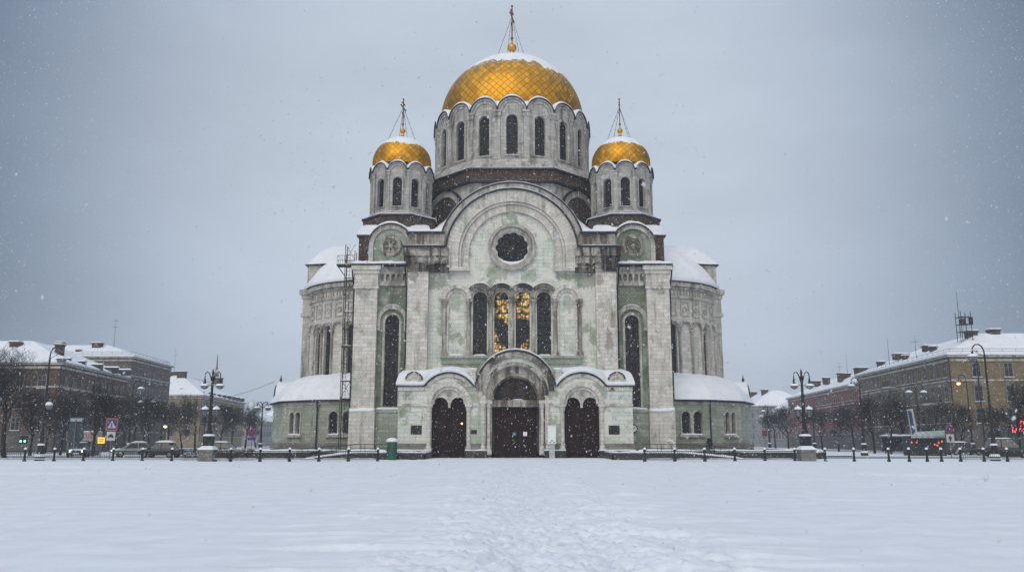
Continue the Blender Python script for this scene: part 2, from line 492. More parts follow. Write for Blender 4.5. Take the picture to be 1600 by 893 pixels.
# crossing below the drum: octagon of grey stone, brown brick band, sloping grey skirt
OC = (0, 108)
def octo(ap): return [(OC[0] + ap / cos(PI / 8) * sin(PI / 8 + k * PI / 4), OC[1] - ap / cos(PI / 8) * cos(PI / 8 + k * PI / 4)) for k in range(8)]
mb = MB(); mb.prism(octo(11.7), 21, 32.2)
for k in (-1, 0, 1):
    M = FM(0, 108, 11.7, k * PI / 4)
    if k:
        mb.band(0, 28.6, 2.75, 3.5, -.25, .1, 0, 180, 24, 0, M)
        mb.box(-3.5, -2.75, -.25, .1, 24, 28.6, 0, M); mb.box(2.75, 3.5, -.25, .1, 24, 28.6, 0, M)
octa = mb.build('crossing_tower', MT['grey'], cath)
for k in (-1, 1):
    mb = MB(); mb.plate(arch_loop(0, 24.4, 28.6, 2.74, 20), [], -.06, .05, 0, FM(0, 108, 11.7, k * PI / 4)); mb.build('tympanum', MT['brown'], octa)
mb = MB(); mb.prism(octo(12.02), 32.45, 33.75); mb.build('brick_band', MT['brown'], octa)
mb = MB(); mb.prism(octo(12.3), 32.2, 32.44); mb.prism(octo(12.35), 33.76, 33.95)
for k in (-1, 1):
    mb.band(0, 28.6, 3.52, 3.66, -.5, .0, 0, 180, 24, 0, FM(0, 108, 11.7, k * PI / 4))
mb.build('iron_cornice', MT['iron'], octa)
mb = MB()
o1, o2 = octo(12.1), octo(10.75)
vs = [(p[0], p[1], 33.96) for p in o1] + [(p[0], p[1], 35.65) for p in o2]
mb.add(vs, [(k, (k + 1) % 8, (k + 1) % 8 + 8, k + 8) for k in range(8)] + [tuple(range(8, 16))])
mb.build('skirt_roof', MT['grey'], octa)
mb = MB()
for k in (-2, -1, 0, 1, 2):
    M = FM(0, 108, 12.05, k * PI / 4)
    snow_ridge(mb, [(-4.9, 33.95), (4.9, 33.95)], -.28, .5, .16, M, seed=k, taper=False)
    snow_ridge(mb, [(-4.9, 32.44), (4.9, 32.44)], -.2, .15, .06, M, seed=k + .5, taper=False)
mb.build('ledge_snow', MT['snow'], octa)

# ---------------------------------------------------------------- drums and domes
def drum(parent, name, c, ap, n, z0, zs, whw, wz0, wzt, a0=0.0, mat='grey', rim=.07, snow_h=.36):
    """ring of arch-topped stone panels with one window each"""
    half = PI / n
    hw = ap * math.tan(half)
    mb = MB(); ir = MB(); sn = MB()
    for k in range(n):
        a = a0 + 2 * PI * k / n
        M = FM(c[0], c[1], ap, a)
        out = [(-hw, z0), (hw, z0), (hw, zs)] + arc(0, zs, hw, 0, 180, 16)[1:-1] + [(-hw, zs)]
        mb.plate(out, [arch_loop(0, wz0, wzt - whw, whw, 12)], 0, .55, 0, M)
        if cos(a) < -.45: continue
        s = hw / 1.84
        mb.band(0, wzt - whw, whw + .02, whw + .32 * s, -.09, .02, 0, 180, 16, 0, M)
        for q in (-1, 1):
            x0, x1 = sorted((q * (whw + .02), q * (whw + .32 * s)))
            mb.box(x0, x1, -.09, .02, wz0, wzt - whw, 0, M)
        mb.band(0, zs, hw - .62 * s, hw - .30 * s, -.12, .02, 4, 176, 16, 0, M)
        mb.band(0, zs, hw - .26 * s, hw - .01, -.24, .02, 2, 178, 18, 0, M)
        mb.box(-whw - .35 * s, whw + .35 * s, -.2, .05, wz0 - .22 * s, wz0 - .02, 0, M)
        M2 = FM(c[0], c[1], ap / cos(half) - .08, a + half)
        w = .36 * s
        mb.box(-w, w, -.2, .4, z0, zs - .1, 0, M2)
        mb.box(-w - .1 * s, w + .1 * s, -.28, .4, zs - .75 * s, zs - .12, 0, M2)
        mb.box(-w - .2 * s, w + .2 * s, -.36, .4, zs - .16 * s, zs + .1 * s, 0, M2)
        mb.box(-w - .08 * s, w + .08 * s, -.3, .4, z0, z0 + .5 * s, 0, M2)
        ir.band(0, zs, hw, hw + rim, -.42, .5, 8, 172, 18, 0, M)
        snow_ridge(sn, arc(0, zs, hw + rim, 160, 20, 18), -.36, .9, snow_h, M, seed=k)
        snow_ridge(sn, [(-hw * .96, z0 + .01), (hw * .96, z0 + .01)], -.34, .02, .14 * s, M, seed=k + 20, taper=False)
    # stone core closing the shell behind the glass, and a moulded foot
    mb.lathe([(ap - .7, z0), (ap - .7, zs + hw * .9)], n * 2, a0=math.degrees(a0), a1=math.degrees(a0) + 360, c=c)
    d = mb.build(name, MT[mat], parent)
    ir.build('iron_rim', MT['iron'], d)
    sn.lathe([(ap - .05, zs + hw * .35), (ap - .3, zs + hw * .8), (ap - .75, zs + hw * 1.12), (ap - 1.6, zs + hw * 1.2)], n * 3, c=c)
    sn.build('snow', MT['snow'], d, smooth=True)
    wm = window_mesh('w', whw, wzt - wz0, 3, 7)
    first = None
    pl = d
    for k in range(n):
        a = a0 + 2 * PI * k / n
        p = FM(c[0], c[1], ap, a) @ Vector((0, .36, wz0))
        loc = (p.x - CX, p.y - CY, p.z)
        if first is None:
            first = wm.build('window', [MT['glass'], MT['bars']], d, loc=loc, rz=a)
        else:
            obj('window', first.data, d, loc, a)
    return d

def dome(parent, c, zc, r, h, cell, snow_pol, seed, cap=.26, tip=0.0):
    nd = int(round(2 * PI * r / cell))
    prof = []; s = [0]
    m = 28
    for i in range(m + 1):
        t = R(-14 + 104 * i / m)
        rr = r * cos(t) ; zz = zc + h * sin(t) + tip * max(0, sin(t)) ** 10
        prof.append((max(rr, 0), zz))
    for i in range(1, m + 1):
        s.append(s[-1] + math.hypot(prof[i][0] - prof[i - 1][0], prof[i][1] - prof[i - 1][1]))
    mb = MB(); mb.lathe(prof, 72, c=c, uvs=lambda k: s[k] / cell)
    mb.uv = {k: [(u * nd / (2 * PI), v) for u, v in q] for k, q in mb.uv.items()}
    d = mb.build('gilded_dome', MT['gold'], parent, smooth=True)
    # snow cap with a ragged lower edge
    vs = []; fs = []; na, nt_ = 96, 14
    for i in range(na):
        a = 2 * PI * i / na
        edge = snow_pol + 10 * jit(cos(a) * 2.2, sin(a) * 2.2, seed) + 8 * jit(cos(a) * 7, sin(a) * 7, seed + 3) + 7 * jit(cos(a) * 18, sin(a) * 18, seed) + 6 * sin(a)
        for j in range(nt_ + 1):
            t = j / nt_
            pol = R(edge * t)
            off = cap * .9 * (1 - t ** 1.7) * (1 + .2 * jit(a * 3, t * 4, seed)) - .04 * t
            rr = (r + off) * sin(pol); zz = zc + (h + off) * cos(pol) + tip * cos(pol) ** 10
            vs.append((c[0] + rr * sin(a), c[1] - rr * cos(a), zz))
    for i in range(na):
        i2 = (i + 1) % na
        for j in range(nt_):
            fs.append((i * (nt_ + 1) + j, i2 * (nt_ + 1) + j, i2 * (nt_ + 1) + j + 1, i * (nt_ + 1) + j + 1))
    mb = MB(); mb.add(vs, fs); mb.build('snow_cap', MT['snow'], d if parent is cath else parent, smooth=True)
    return d

def cross(parent, c, z0, rb, ztop, wires, dome_r, zc, h):
    """gilt ball, orthodox cross turned almost edge-on, and its guy wires"""
    mb = MB()
    mb.lathe([(rb * .75, z0 - rb * 2.0), (rb * .45, z0 - rb * 1.3), (rb * .5, z0 - rb * .95)], 12, c=c)
    mb.sphere((c[0], c[1], z0), rb, 16, 12)
    mb.lathe([(rb * .4, z0 + rb * .9), (rb * .16, z0 + rb * 1.5)], 8, c=c)
    mb.build('gilt_ball', MT['gilt'], parent, smooth=True)
    zb = z0 + rb * 1.2; H = ztop - zb; t = max(.05, H * .016)
    M = Matrix.Translation((c[0], c[1], 0)) @ Matrix.Rotation(R(80), 4, 'Z')
    mb = MB()
    mb.box(-t, t, -t, t, zb, ztop, 0, M)
    for zf, w in ((.84, .11), (.70, .24)):
        mb.box(-H * w, H * w, -t * .9, t * .9, zb + H * zf - t, zb + H * zf + t, 0, M)
        for q in (-1, 1): mb.sphere((q * H * w, 0, zb + H * zf), t * 1.9, 8, 6, 0, M)
    mb.tube([(-H * .13, 0, zb + H * .48), (H * .13, 0, zb + H * .40)], t, 5, 0, M)
    mb.sphere((0, 0, ztop), t * 2, 8, 6, 0, M)
    mb.sphere((0, 0, zb + H * .12), t * 2.6, 8, 6, 0, M)
    mb.build('cross', MT['tarnished'], parent)
    mb = MB()
    for a in (25, 115, 205, 295):
        pol = R(wires)
        e = (c[0] + (dome_r + .1) * sin(pol) * sin(R(a)), c[1] - (dome_r + .1) * sin(pol) * cos(R(a)), zc + (h + .1) * cos(pol))
        st = (c[0], c[1], zb + H * .72)
        mb.tube([st, e], .022, 4)
        for i in range(1, 7):
            p = Vector(st).lerp(Vector(e), i / 7)
            mb.sphere(p, .06, 6, 4)
    mb.build('guy_wires', MT['iron'], parent)

md = drum(cath, 'central_drum', OC, 10.15, 18, 35.6, 42.05, .70, 36.4, 41.6, 0, 'grey')
D = dome(cath, OC, 44.35, 9.75, 9.1, 1.0, 55, 1.0, tip=.2)
cross(cath, OC, 55.55, .64, 61.85, 14, 9.75, 44.35, 9.2)

for sx in (-1, 1):
    c = ((13.5 if sx < 0 else 13.35) * sx, 97.6)
    base = MB()
    base.box(c[0] - 4.1, c[0] + 4.1, 93.1, 102, 20.7, 24.8)
    o8 = [(c[0] + 4.2 / cos(PI / 8) * sin(PI / 8 + k * PI / 4), c[1] - 4.2 / cos(PI / 8) * cos(PI / 8 + k * PI / 4)) for k in range(8)]
    base.prism(o8, 24.8, 27.4)
    tb = base.build('tower_base', MT['brown'], cath)
    ir = MB()
    o9 = [(c[0] + 4.38 / cos(PI / 8) * sin(PI / 8 + k * PI / 4), c[1] - 4.38 / cos(PI / 8) * cos(PI / 8 + k * PI / 4)) for k in range(8)]
    ir.prism(o9, 27.4, 27.57)
    ir.box(c[0] - 4.35, c[0] + 4.35, 92.9, 102.2, 24.8, 24.95)
    ir.build('iron_cornice', MT['iron'], tb)
    st = MB()
    o7 = [(c[0] + 3.6 / cos(PI / 8) * sin(PI / 8 + k * PI / 4), c[1] - 3.6 / cos(PI / 8) * cos(PI / 8 + k * PI / 4)) for k in range(8)]
    st.add([(p[0], p[1], 27.58) for p in o9] + [(p[0], p[1], 28.05) for p in o7], [(k, (k + 1) % 8, (k + 1) % 8 + 8, k + 8) for k in range(8)] + [tuple(range(8, 16))])
    st.build('skirt_roof', MT['grey'], tb)
    sn = MB()
    for k in range(-2, 3):
        M = FM(c[0], c[1], 4.25, k * PI / 4)
        snow_ridge(sn, [(-1.8, 27.57), (1.8, 27.57)], -.16, .5, .15, M, seed=k, taper=False)
    for k in range(-2, 3):   # snow bank sloping from the brick octagon down to its square foot
        M = FM(c[0], c[1], 4.25, k * PI / 4)
        pass
    x0, x1 = c[0] - 4.3, c[0] + 4.3
    q4 = [(-4.3, -4.6), (4.3, -4.6), (4.3, 4.3), (-4.3, 4.3)]; vs = [(c[0] + p[0] * f, c[1] + p[1] * f, z) for f, z in ((1, 24.96), (.99, 25.3), (.9, 26.15), (.8, 26.4)) for p in q4]
    sn.add(vs, [(4 * j + i, 4 * j + (i + 1) % 4, 4 * j + 4 + (i + 1) % 4, 4 * j + 4 + i) for j in range(3) for i in range(4)])
    snow_ridge(sn, [(x0, 24.95), (x1, 24.95)], 92.9, 95.5, .42, seed=sx)
    sn.build('ledge_snow', MT['snow'], tb, smooth=True)
    td = drum(cath, 'corner_drum', c, 3.44, 10, 28.0, 33.0, .53, 28.75, 32.3, sx * R(0), 'grey', rim=.05, snow_h=.3)
    d2 = dome(td, c, 35.0, 3.58, 3.2, .78, 63, 4.0 + sx, cap=.22)
    cross(td, c, 39.35, .34, 43.5, 30, 3.58, 35.0, 3.25)

# ---------------------------------------------------------------- central bay of the west front
mb = MB()
out = [(-11.5, .4), (11.5, .4), (11.5, 22.25), (7.18, 22.25)] + arc(0, 22, 7.18, 2, 178, 40) + [(-7.18, 22.25), (-11.5, 22.25)]
holes = [arch_loop(x, 10.75, 17.05, .77, 14) for x in (-3.5, -1.17, 1.17, 3.5)]
rose = [(( 1.66 + .17 * abs(sin(5.5 * R(a)))) * cos(R(a)), 22.75 + (1.66 + .17 * abs(sin(5.5 * R(a)))) * sin(R(a))) for a in range(0, 360, 4)]
mb.plate(out, holes + [rose], 90, 90.8)
bay = mb.build('gable_wall', MT['pale'], cath)
# archivolts of the great arch
mb = MB()
mb.band(0, 22, 5.9, 7.2, 89.25, 90.02, 0, 180, 48)
mb.band(0, 22, 5.6, 5.88, 89.45, 90.02, 0, 180, 48)
mb.band(0, 22, 4.8, 5.58, 89.68, 90.02, 0, 180, 44)
for s in (-1, 1):
    for (a, b, y) in ((5.9, 7.2, 89.25), (5.6, 5.88, 89.45), (4.8, 5.58, 89.68)):
        x0, x1 = sorted((s * a, s * b)); mb.box(x0, x1, y, 90.02, 20.4, 22)
    x0, x1 = sorted((s * 4.65, s * 6.9)); mb.box(x0, x1, 89.15, 90.02, 20.0, 20.4)
mb.build('archivolt', MT['white'], bay)
mb = MB()
mb.band(0, 22, 7.21, 7.36, 88.95, 91, 4, 176, 48)
mb.band(0, 22.6, 8.3, 8.46, 92.1, 98, 8, 172, 48)
mb.build('iron_drip_edge', MT['iron'], bay)
mb = MB()
mb.band(0, 22.6, 6.9, 8.29, 92.4, 98, 0, 180, 48)
mb.band(0, 22.6, 7.75, 8.29, 92.2, 92.38, 0, 180, 48)
mb.build('second_arch', MT['grey'], bay)
mb = MB()
snow_ridge(mb, arc(0, 22, 7.36, 172, 8, 40), 88.98, 91.2, .17, seed=1)
# barrel roof between the two arches
n = 30; vs = []; fs = []
for i in range(n + 1):
    a = R(180 * i / n)
    vs += [(7.28 * cos(a), 90.9, 22 + 7.28 * sin(a)), (7.65 * cos(a), 92.5, 22.5 + 7.65 * sin(a)), (8.49 * cos(a), 92.2, 22.6 + 8.49 * sin(a)), (8.49 * cos(a), 98, 22.6 + 8.49 * sin(a))]
for i in range(n):
    for k in (0, 2): fs.append((4 * i + k, 4 * i + 4 + k, 4 * i + 5 + k, 4 * i + 1 + k))
mb.add(vs, fs)
snow_ridge(mb, arc(0, 22.6, 8.48, 170, 10, 40), 92.1, 94, .14, seed=2)
mb.build('barrel_roof_snow', MT['snow'], bay, smooth=True)
# rose window
mb = MB()
mb.band(0, 22.75, 1.88, 2.3, 89.86, 90.01, 0, 360, 48)
mb.band(0, 22.75, 2.3, 2.66, 89.62, 90.01, 0, 360, 48)
mb.band(0, 22.75, 2.36, 2.52, 89.54, 89.63, 0, 360, 48)
rs = mb.build('rose_window', MT['trim'], cath)
mb = MB(); mb.plate(arc(0, 22.75, 1.9, 0, 354, 59), [], 90.5, 90.55)
for k in range(11):
    a = 2 * PI * (k + .5) / 11
    M = Matrix.Translation((0, 0, 22.75)) @ Matrix.Rotation(a, 4, 'Y')
    mb.box(-.04, .04, 90.36, 90.49, .5, 1.75, 1, M)
for r in (.5, .95, 1.35): mb.band(0, 22.75, r - .035, r + .035, 90.4, 90.49, 0, 360, 33, 1)
mb.build('glass', [MT['glass'], MT['bars']], rs)
mb = MB()
vs = []; fs = []
for i in range(25):
    a = R(214 + 112 * i / 24); t = sin(PI * i / 24)
    for (r, y) in ((1.9, 89.84), (1.9 - .3 * t, 89.9), (1.9 - .36 * t, 90.25), (1.9, 90.4)):
        vs.append((r * cos(a), y, 22.75 + r * sin(a)))
for i in range(24):
    for k in range(3): fs.append((4 * i + k, 4 * i + 4 + k, 4 * i + 5 + k, 4 * i + 1 + k))
mb.add(vs, fs); mb.build('snow', MT['snow'], rs, smooth=True)
# arcade of four windows and two blind arches
tri = MB(); wz = 10.75
centres = (-3.5, -1.17, 1.17, 3.5)
for x in centres:
    tri.band(x, 17.05, .78, 1.0, 89.82, 90.01, 0, 180, 16)
    tri.band(x, 17.2, 1.0, 1.5, 89.55, 90.01, 38, 142, 16, 1)
    tri.band(x, 17.05, .98, 1.165, 89.68, 90.01, 0, 180, 16)
for x in (-4.72, -2.335, 0, 2.335, 4.72, -7.35, 7.35):
    M = Matrix.Translation((x, 89.78, 0))
    tri.lathe([(.3, 11.0), (.3, 11.25), (.24, 11.35), (.22, 16.0), (.26, 16.05), (.24, 16.15), (.36, 16.6)], 12, M=M)
    tri.box(x - .4, x + .4, 89.42, 90.01, 16.6, 16.9); tri.box(x - .36, x + .36, 89.42, 90.01, 10.72, 11.1)
tri.build('window_arcade', [MT['arch'], MT['stained']], bay)
for s in (-1, 1):
    blind = MB(); x = 6.04 * s
    blind.band(x, 16.9, 1.22, 1.62, 89.6, 90.01, 0, 180, 22); blind.band(x, 16.9, .88, 1.22, 89.82, 90.01, 0, 180, 22)
    for q in (-1, 1):
        x0, x1 = sorted((x + q * .88, x + q * 1.1)); blind.box(x0, x1, 89.84, 90.01, 10.72, 16.9)
    blind.build('blind_arch', MT['white'], bay)
mb = MB(); mb.box(-7.75, 7.75, 89.3, 90.01, 10.45, 10.71); mb.box(-7.6, 7.6, 89.6, 90.01, 9.9, 10.44)
mb.build('sill', MT['mixed'], bay)
mb = MB()
for x0, x1 in ((-6.9, -5.15), (-4.3, -2.7), (2.7, 4.3), (5.15, 6.9), (-1.9, -.5), (.5, 1.9)):
    snow_ridge(mb, [(x0, 10.71), (x1, 10.71)], 89.3, 89.98, .2, seed=x0)
for x in centres: snow_ridge(mb, arc(x, 17.2, 1.5, 140, 40, 12), 89.5, 90, .16, seed=x)
for s in (-1, 1): snow_ridge(mb, arc(6.04 * s, 16.9, 1.62, 130, 50, 12), 89.58, 90, .07, seed=s)
for s in (-1, 1):
    x0, x1 = sorted((s * 7.75, s * 11.6))
    snow_piece('ledge_snow', bay, [(x0, 24.52), (x1, 24.52)], 89.7, 93, .34, seed=s)
    snow_piece('ledge_snow', bay, [(x0 - .3, 22.75), (x1 + .3, 22.75)], 88.75, 89.9, .13, seed=s * 2)
mb.build('ledge_snow', MT['snow'], bay, smooth=True)
wa = window_mesh('w', .77, 7.07, 2, 9)
first = None
for i, x in enumerate(centres):
    lit = i in (1, 2)
    wmb = window_mesh('w', .77, 7.07, 2, 9)
    wmb.build('arched_window', [MT['lit'] if lit else MT['glass'], MT['bars']], cath, loc=L(x, 90.45, wz))
# buttress piers, sooty capitals and stepped shoulders
for s in (-1, 1):
    mb = MB()
    x0, x1 = sorted((s * 9.15, s * 11.35))
    mb.box(x0, x1, 89.15, 90.01, .5, 19.9)
    p = mb.build('pier', MT['white'], cath)
    mb = MB()
    a, b = sorted((s * 6.95, s * 11.45)); mb.box(a, b, 89.35, 90.02, 19.9, 20.7); mb.box(x0 - .05, x1 + .05, 89.0, 89.36, 19.9, 20.7)
    a, b = sorted((s * 6.95, s * 11.65)); mb.box(a, b, 89.1, 90.02, 20.7, 21.6)
    for k in range(5):     # worn carved blocks
        xx = s * (7.4 + .85 * k); mb.box(xx - .25, xx + .25, 88.95 - .1 * (k % 2), 89.12, 20.8, 21.45)
        mb.band(xx, 20.2, .2, .33, 89.2 if k < 2 else 88.9, 89.36 if k < 2 else 89.01, 0, 180, 8)
    a, b = sorted((s * 6.95, s * 11.9)); mb.box(a, b, 88.85, 90.02, 21.6, 22.55)
    mb.build('capital', MT['stained'], p)
    mb = MB(); a, b = sorted((s * 7.3, s * 12.0)); mb.box(a, b, 88.7, 90.0, 22.56, 22.75)
    a, b = sorted((s * 7.5, s * 11.75)); mb.box(a, b, 89.6, 93, 24.36, 24.52)
    mb.build('iron_cornice', MT['iron'], p)
    mb = MB(); a, b = sorted((s * 7.4, s * 11.5)); mb.box(a, b, 90.0, 93, 22.26, 24.35)
    for k in range(3):
        xx = s * (8.3 + 1.35 * k); mb.box(xx - .1, xx + .1, 89.9, 90.0, 22.8, 24.3)
    mb.build('shoulder', MT['arch'], p)
    # sloping roof between shoulder and corner tower
    mb = MB(); vs = []; fs = []
    for i in range(13):
        t = i / 12; x = s * (7.6 + 4.4 * t)
        zz = 27.4 - 2.3 * t + 1.1 * (1 - t) ** 2 + .2 * jit(t * 4, s, 2)
        vs += [(x, 92.9, 24.45), (x, 92.7, 24.75 + .3 * jit(t * 5, s)), (x, 95, (24.8 + zz) / 2 + .3), (x, 97.5, zz)]
    for i in range(12):
        for k in range(3): fs.append((4 * i + k, 4 * i + 4 + k, 4 * i + 5 + k, 4 * i + 1 + k))
    mb.add(vs, fs)
    mb.build('valley_roof_snow', MT['snow'], p, smooth=True)

# ---------------------------------------------------------------- side bays
def mx(s, a, b): return sorted((s * a, s * b))
for s in (-1, 1):
    xc = 13.2 * s
    mb = MB()
    a, b = mx(s, 11.45, 17.2)
    mb.plate([(a, 5.0), (b, 5.0), (b, 20.7), (a, 20.7)], [arch_loop(xc, 5.35, 14.6, .76, 16)], 91, 91.8)
    sb = mb.build('side_bay', MT['green'], cath)
    mb = MB()
    mb.band(xc, 14.7, 1.3, 1.75, 90.72, 91.01, 0, 180, 24)
    mb.band(xc, 14.6, .77, 1.02, 90.88, 91.01, 0, 180, 20)
    for q in (-1, 1):
        x0, x1 = sorted((xc + q * .77, xc + q * 1.02)); mb.box(x0, x1, 90.88, 91.01, 5.35, 14.6)
        x0, x1 = sorted((xc + q * 1.3, xc + q * 1.75)); mb.box(x0, x1, 90.72, 91.01, 13.6, 14.7)
    mb.build('arch_moulding', MT['trim'], sb)
    # little arcaded frieze
    mb = MB()
    a, b = mx(s, 11.45, 14.9)
    mb.plate([(a, 18.9), (b, 18.9), (b, 20.3), (a, 20.3)], [arch_loop(s * (11.95 + .62 * k), 19.15, 19.75, .2, 8) for k in range(5)], 90.7, 90.99)
    mb.box(a, b, 90.6, 90.99, 18.6, 18.88); mb.box(a, b, 90.5, 91, 20.32, 20.7)
    mb.build('frieze', MT['trim'], sb)
    # outer pier with stepped capital
    mb = MB()
    a, b = mx(s, 14.85, 17.35)
    mb.box(a, b, 90.3, 91.9, 5.0, 18.2)
    for (z0, z1, e) in ((18.2, 18.6, .12), (18.6, 19.9, .05), (19.9, 20.3, .2), (20.3, 20.75, .38)):
        mb.box(a - e, b + e, 90.3 - e, 91.9, z0, z1)
    mb.box(a - .12, b + .12, 90.1, 91.9, .6, 4.75)
    op = mb.build('pier', MT['white'], cath)
    mb = MB(); a2, b2 = mx(s, 11.5, 17.75)
    mb.box(a2, b2, 89.85, 92.2, 20.76, 20.92); mb.build('iron_cornice', MT['iron'], op)
    a2, b2 = mx(s, 11.55, 17.7)
    snow_piece('ledge_snow', op, [(a2, 20.92), (b2, 20.92)], 89.88, 92.2, .38, seed=s * 3, taper=False)
    snow_piece('ledge_snow', op, [(a - .1, 4.78), (b + .1, 4.78)], 90.1, 90.35, .42, seed=s * 5, taper=False)
    a3, b3 = mx(s, 11.45, 14.85)
    snow_piece('sill_snow', sb, [(a3, 5.02), (b3, 5.02)], 90.55, 91.0, .25, seed=s * 7)
    snow_piece('arch_snow', sb, arc(xc, 14.7, 1.75, 125, 55, 12), 90.7, 91, .1, seed=s)
    mb = MB(); mb.box(a3, b3, 90.6, 91.9, .6, 4.7); mb.box(a3, b3, 90.5, 91.0, 4.72, 5.0)
    mb.build('base_wall', MT['mixed'], sb)
    wmb = window_mesh('w', .76, 10.01, 3, 13)
    wmb.build('arched_window', [MT['glass'], MT['bars']], cath, loc=L(xc, 91.4, 5.35))
    # round gable with a carved rosette
    xk = 13.65 * s; zk = 23.25
    mb = MB(); mb.plate([(xk - 2.45, 20.93), (xk + 2.45, 20.93)] + arc(xk, zk, 2.45, 0, 180, 28), [], 91.3, 92.2)
    kg = mb.build('round_gable', MT['green'] if s > 0 else MT['mixed'], cath)
    mb = MB()
    mb.band(xk, zk, 1.95, 2.46, 91.05, 91.31, 0, 180, 28)
    for q in (-1, 1):
        x0, x1 = sorted((xk + q * 1.95, xk + q * 2.46)); mb.box(x0, x1, 91.05, 91.31, 20.93, zk)
    mb.build('archivolt', MT['trim'], kg)
    mb = MB()
    mb.band(xk, zk, .85, 1.15, 91.08, 91.31, 0, 360, 28); mb.band(xk, zk, 1.15, 1.3, 91.18, 91.31, 0, 360, 28)
    for k in range(6):
        t = R(60 * k); mb.band(xk + .48 * cos(t), zk + .48 * sin(t), .2, .33, 91.16, 91.31, 0, 360, 12)
    mb.sphere((xk, 91.25, zk), .2, 10, 6)
    mb.build('rosette', MT['arch'], kg)
    mb = MB(); mb.band(xk, zk, 2.46, 2.58, 90.85, 92.6, 0, 180, 28); mb.build('iron_drip_edge', MT['iron'], kg)
    mb = MB(); snow_ridge(mb, arc(xk, zk, 2.58, 172, 8, 26), 90.86, 93.2, .3, seed=s); mb.build('snow', MT['snow'], kg, smooth=True)
    # drainpipes in the corners
    mb = MB()
    xp = 11.62 * s
    mb.tube([(s * 11.95, 89.2, 22.5), (s * 11.9, 90.0, 21.8), (xp + s * .1, 90.3, 18.7), (xp, 90.25, 18.2), (xp, 90.35, 1.0), (xp, 90.0, .8)], .085, 8)
    xq = 17.55 * s
    mb.tube([(s * 17.85, 90.3, 20.8), (s * 17.75, 90.6, 20.2), (xq, 90.9, 18.2), (xq, 90.9, 6)], .085, 8)
    mb.build('drainpipe', MT['iron'], cath)

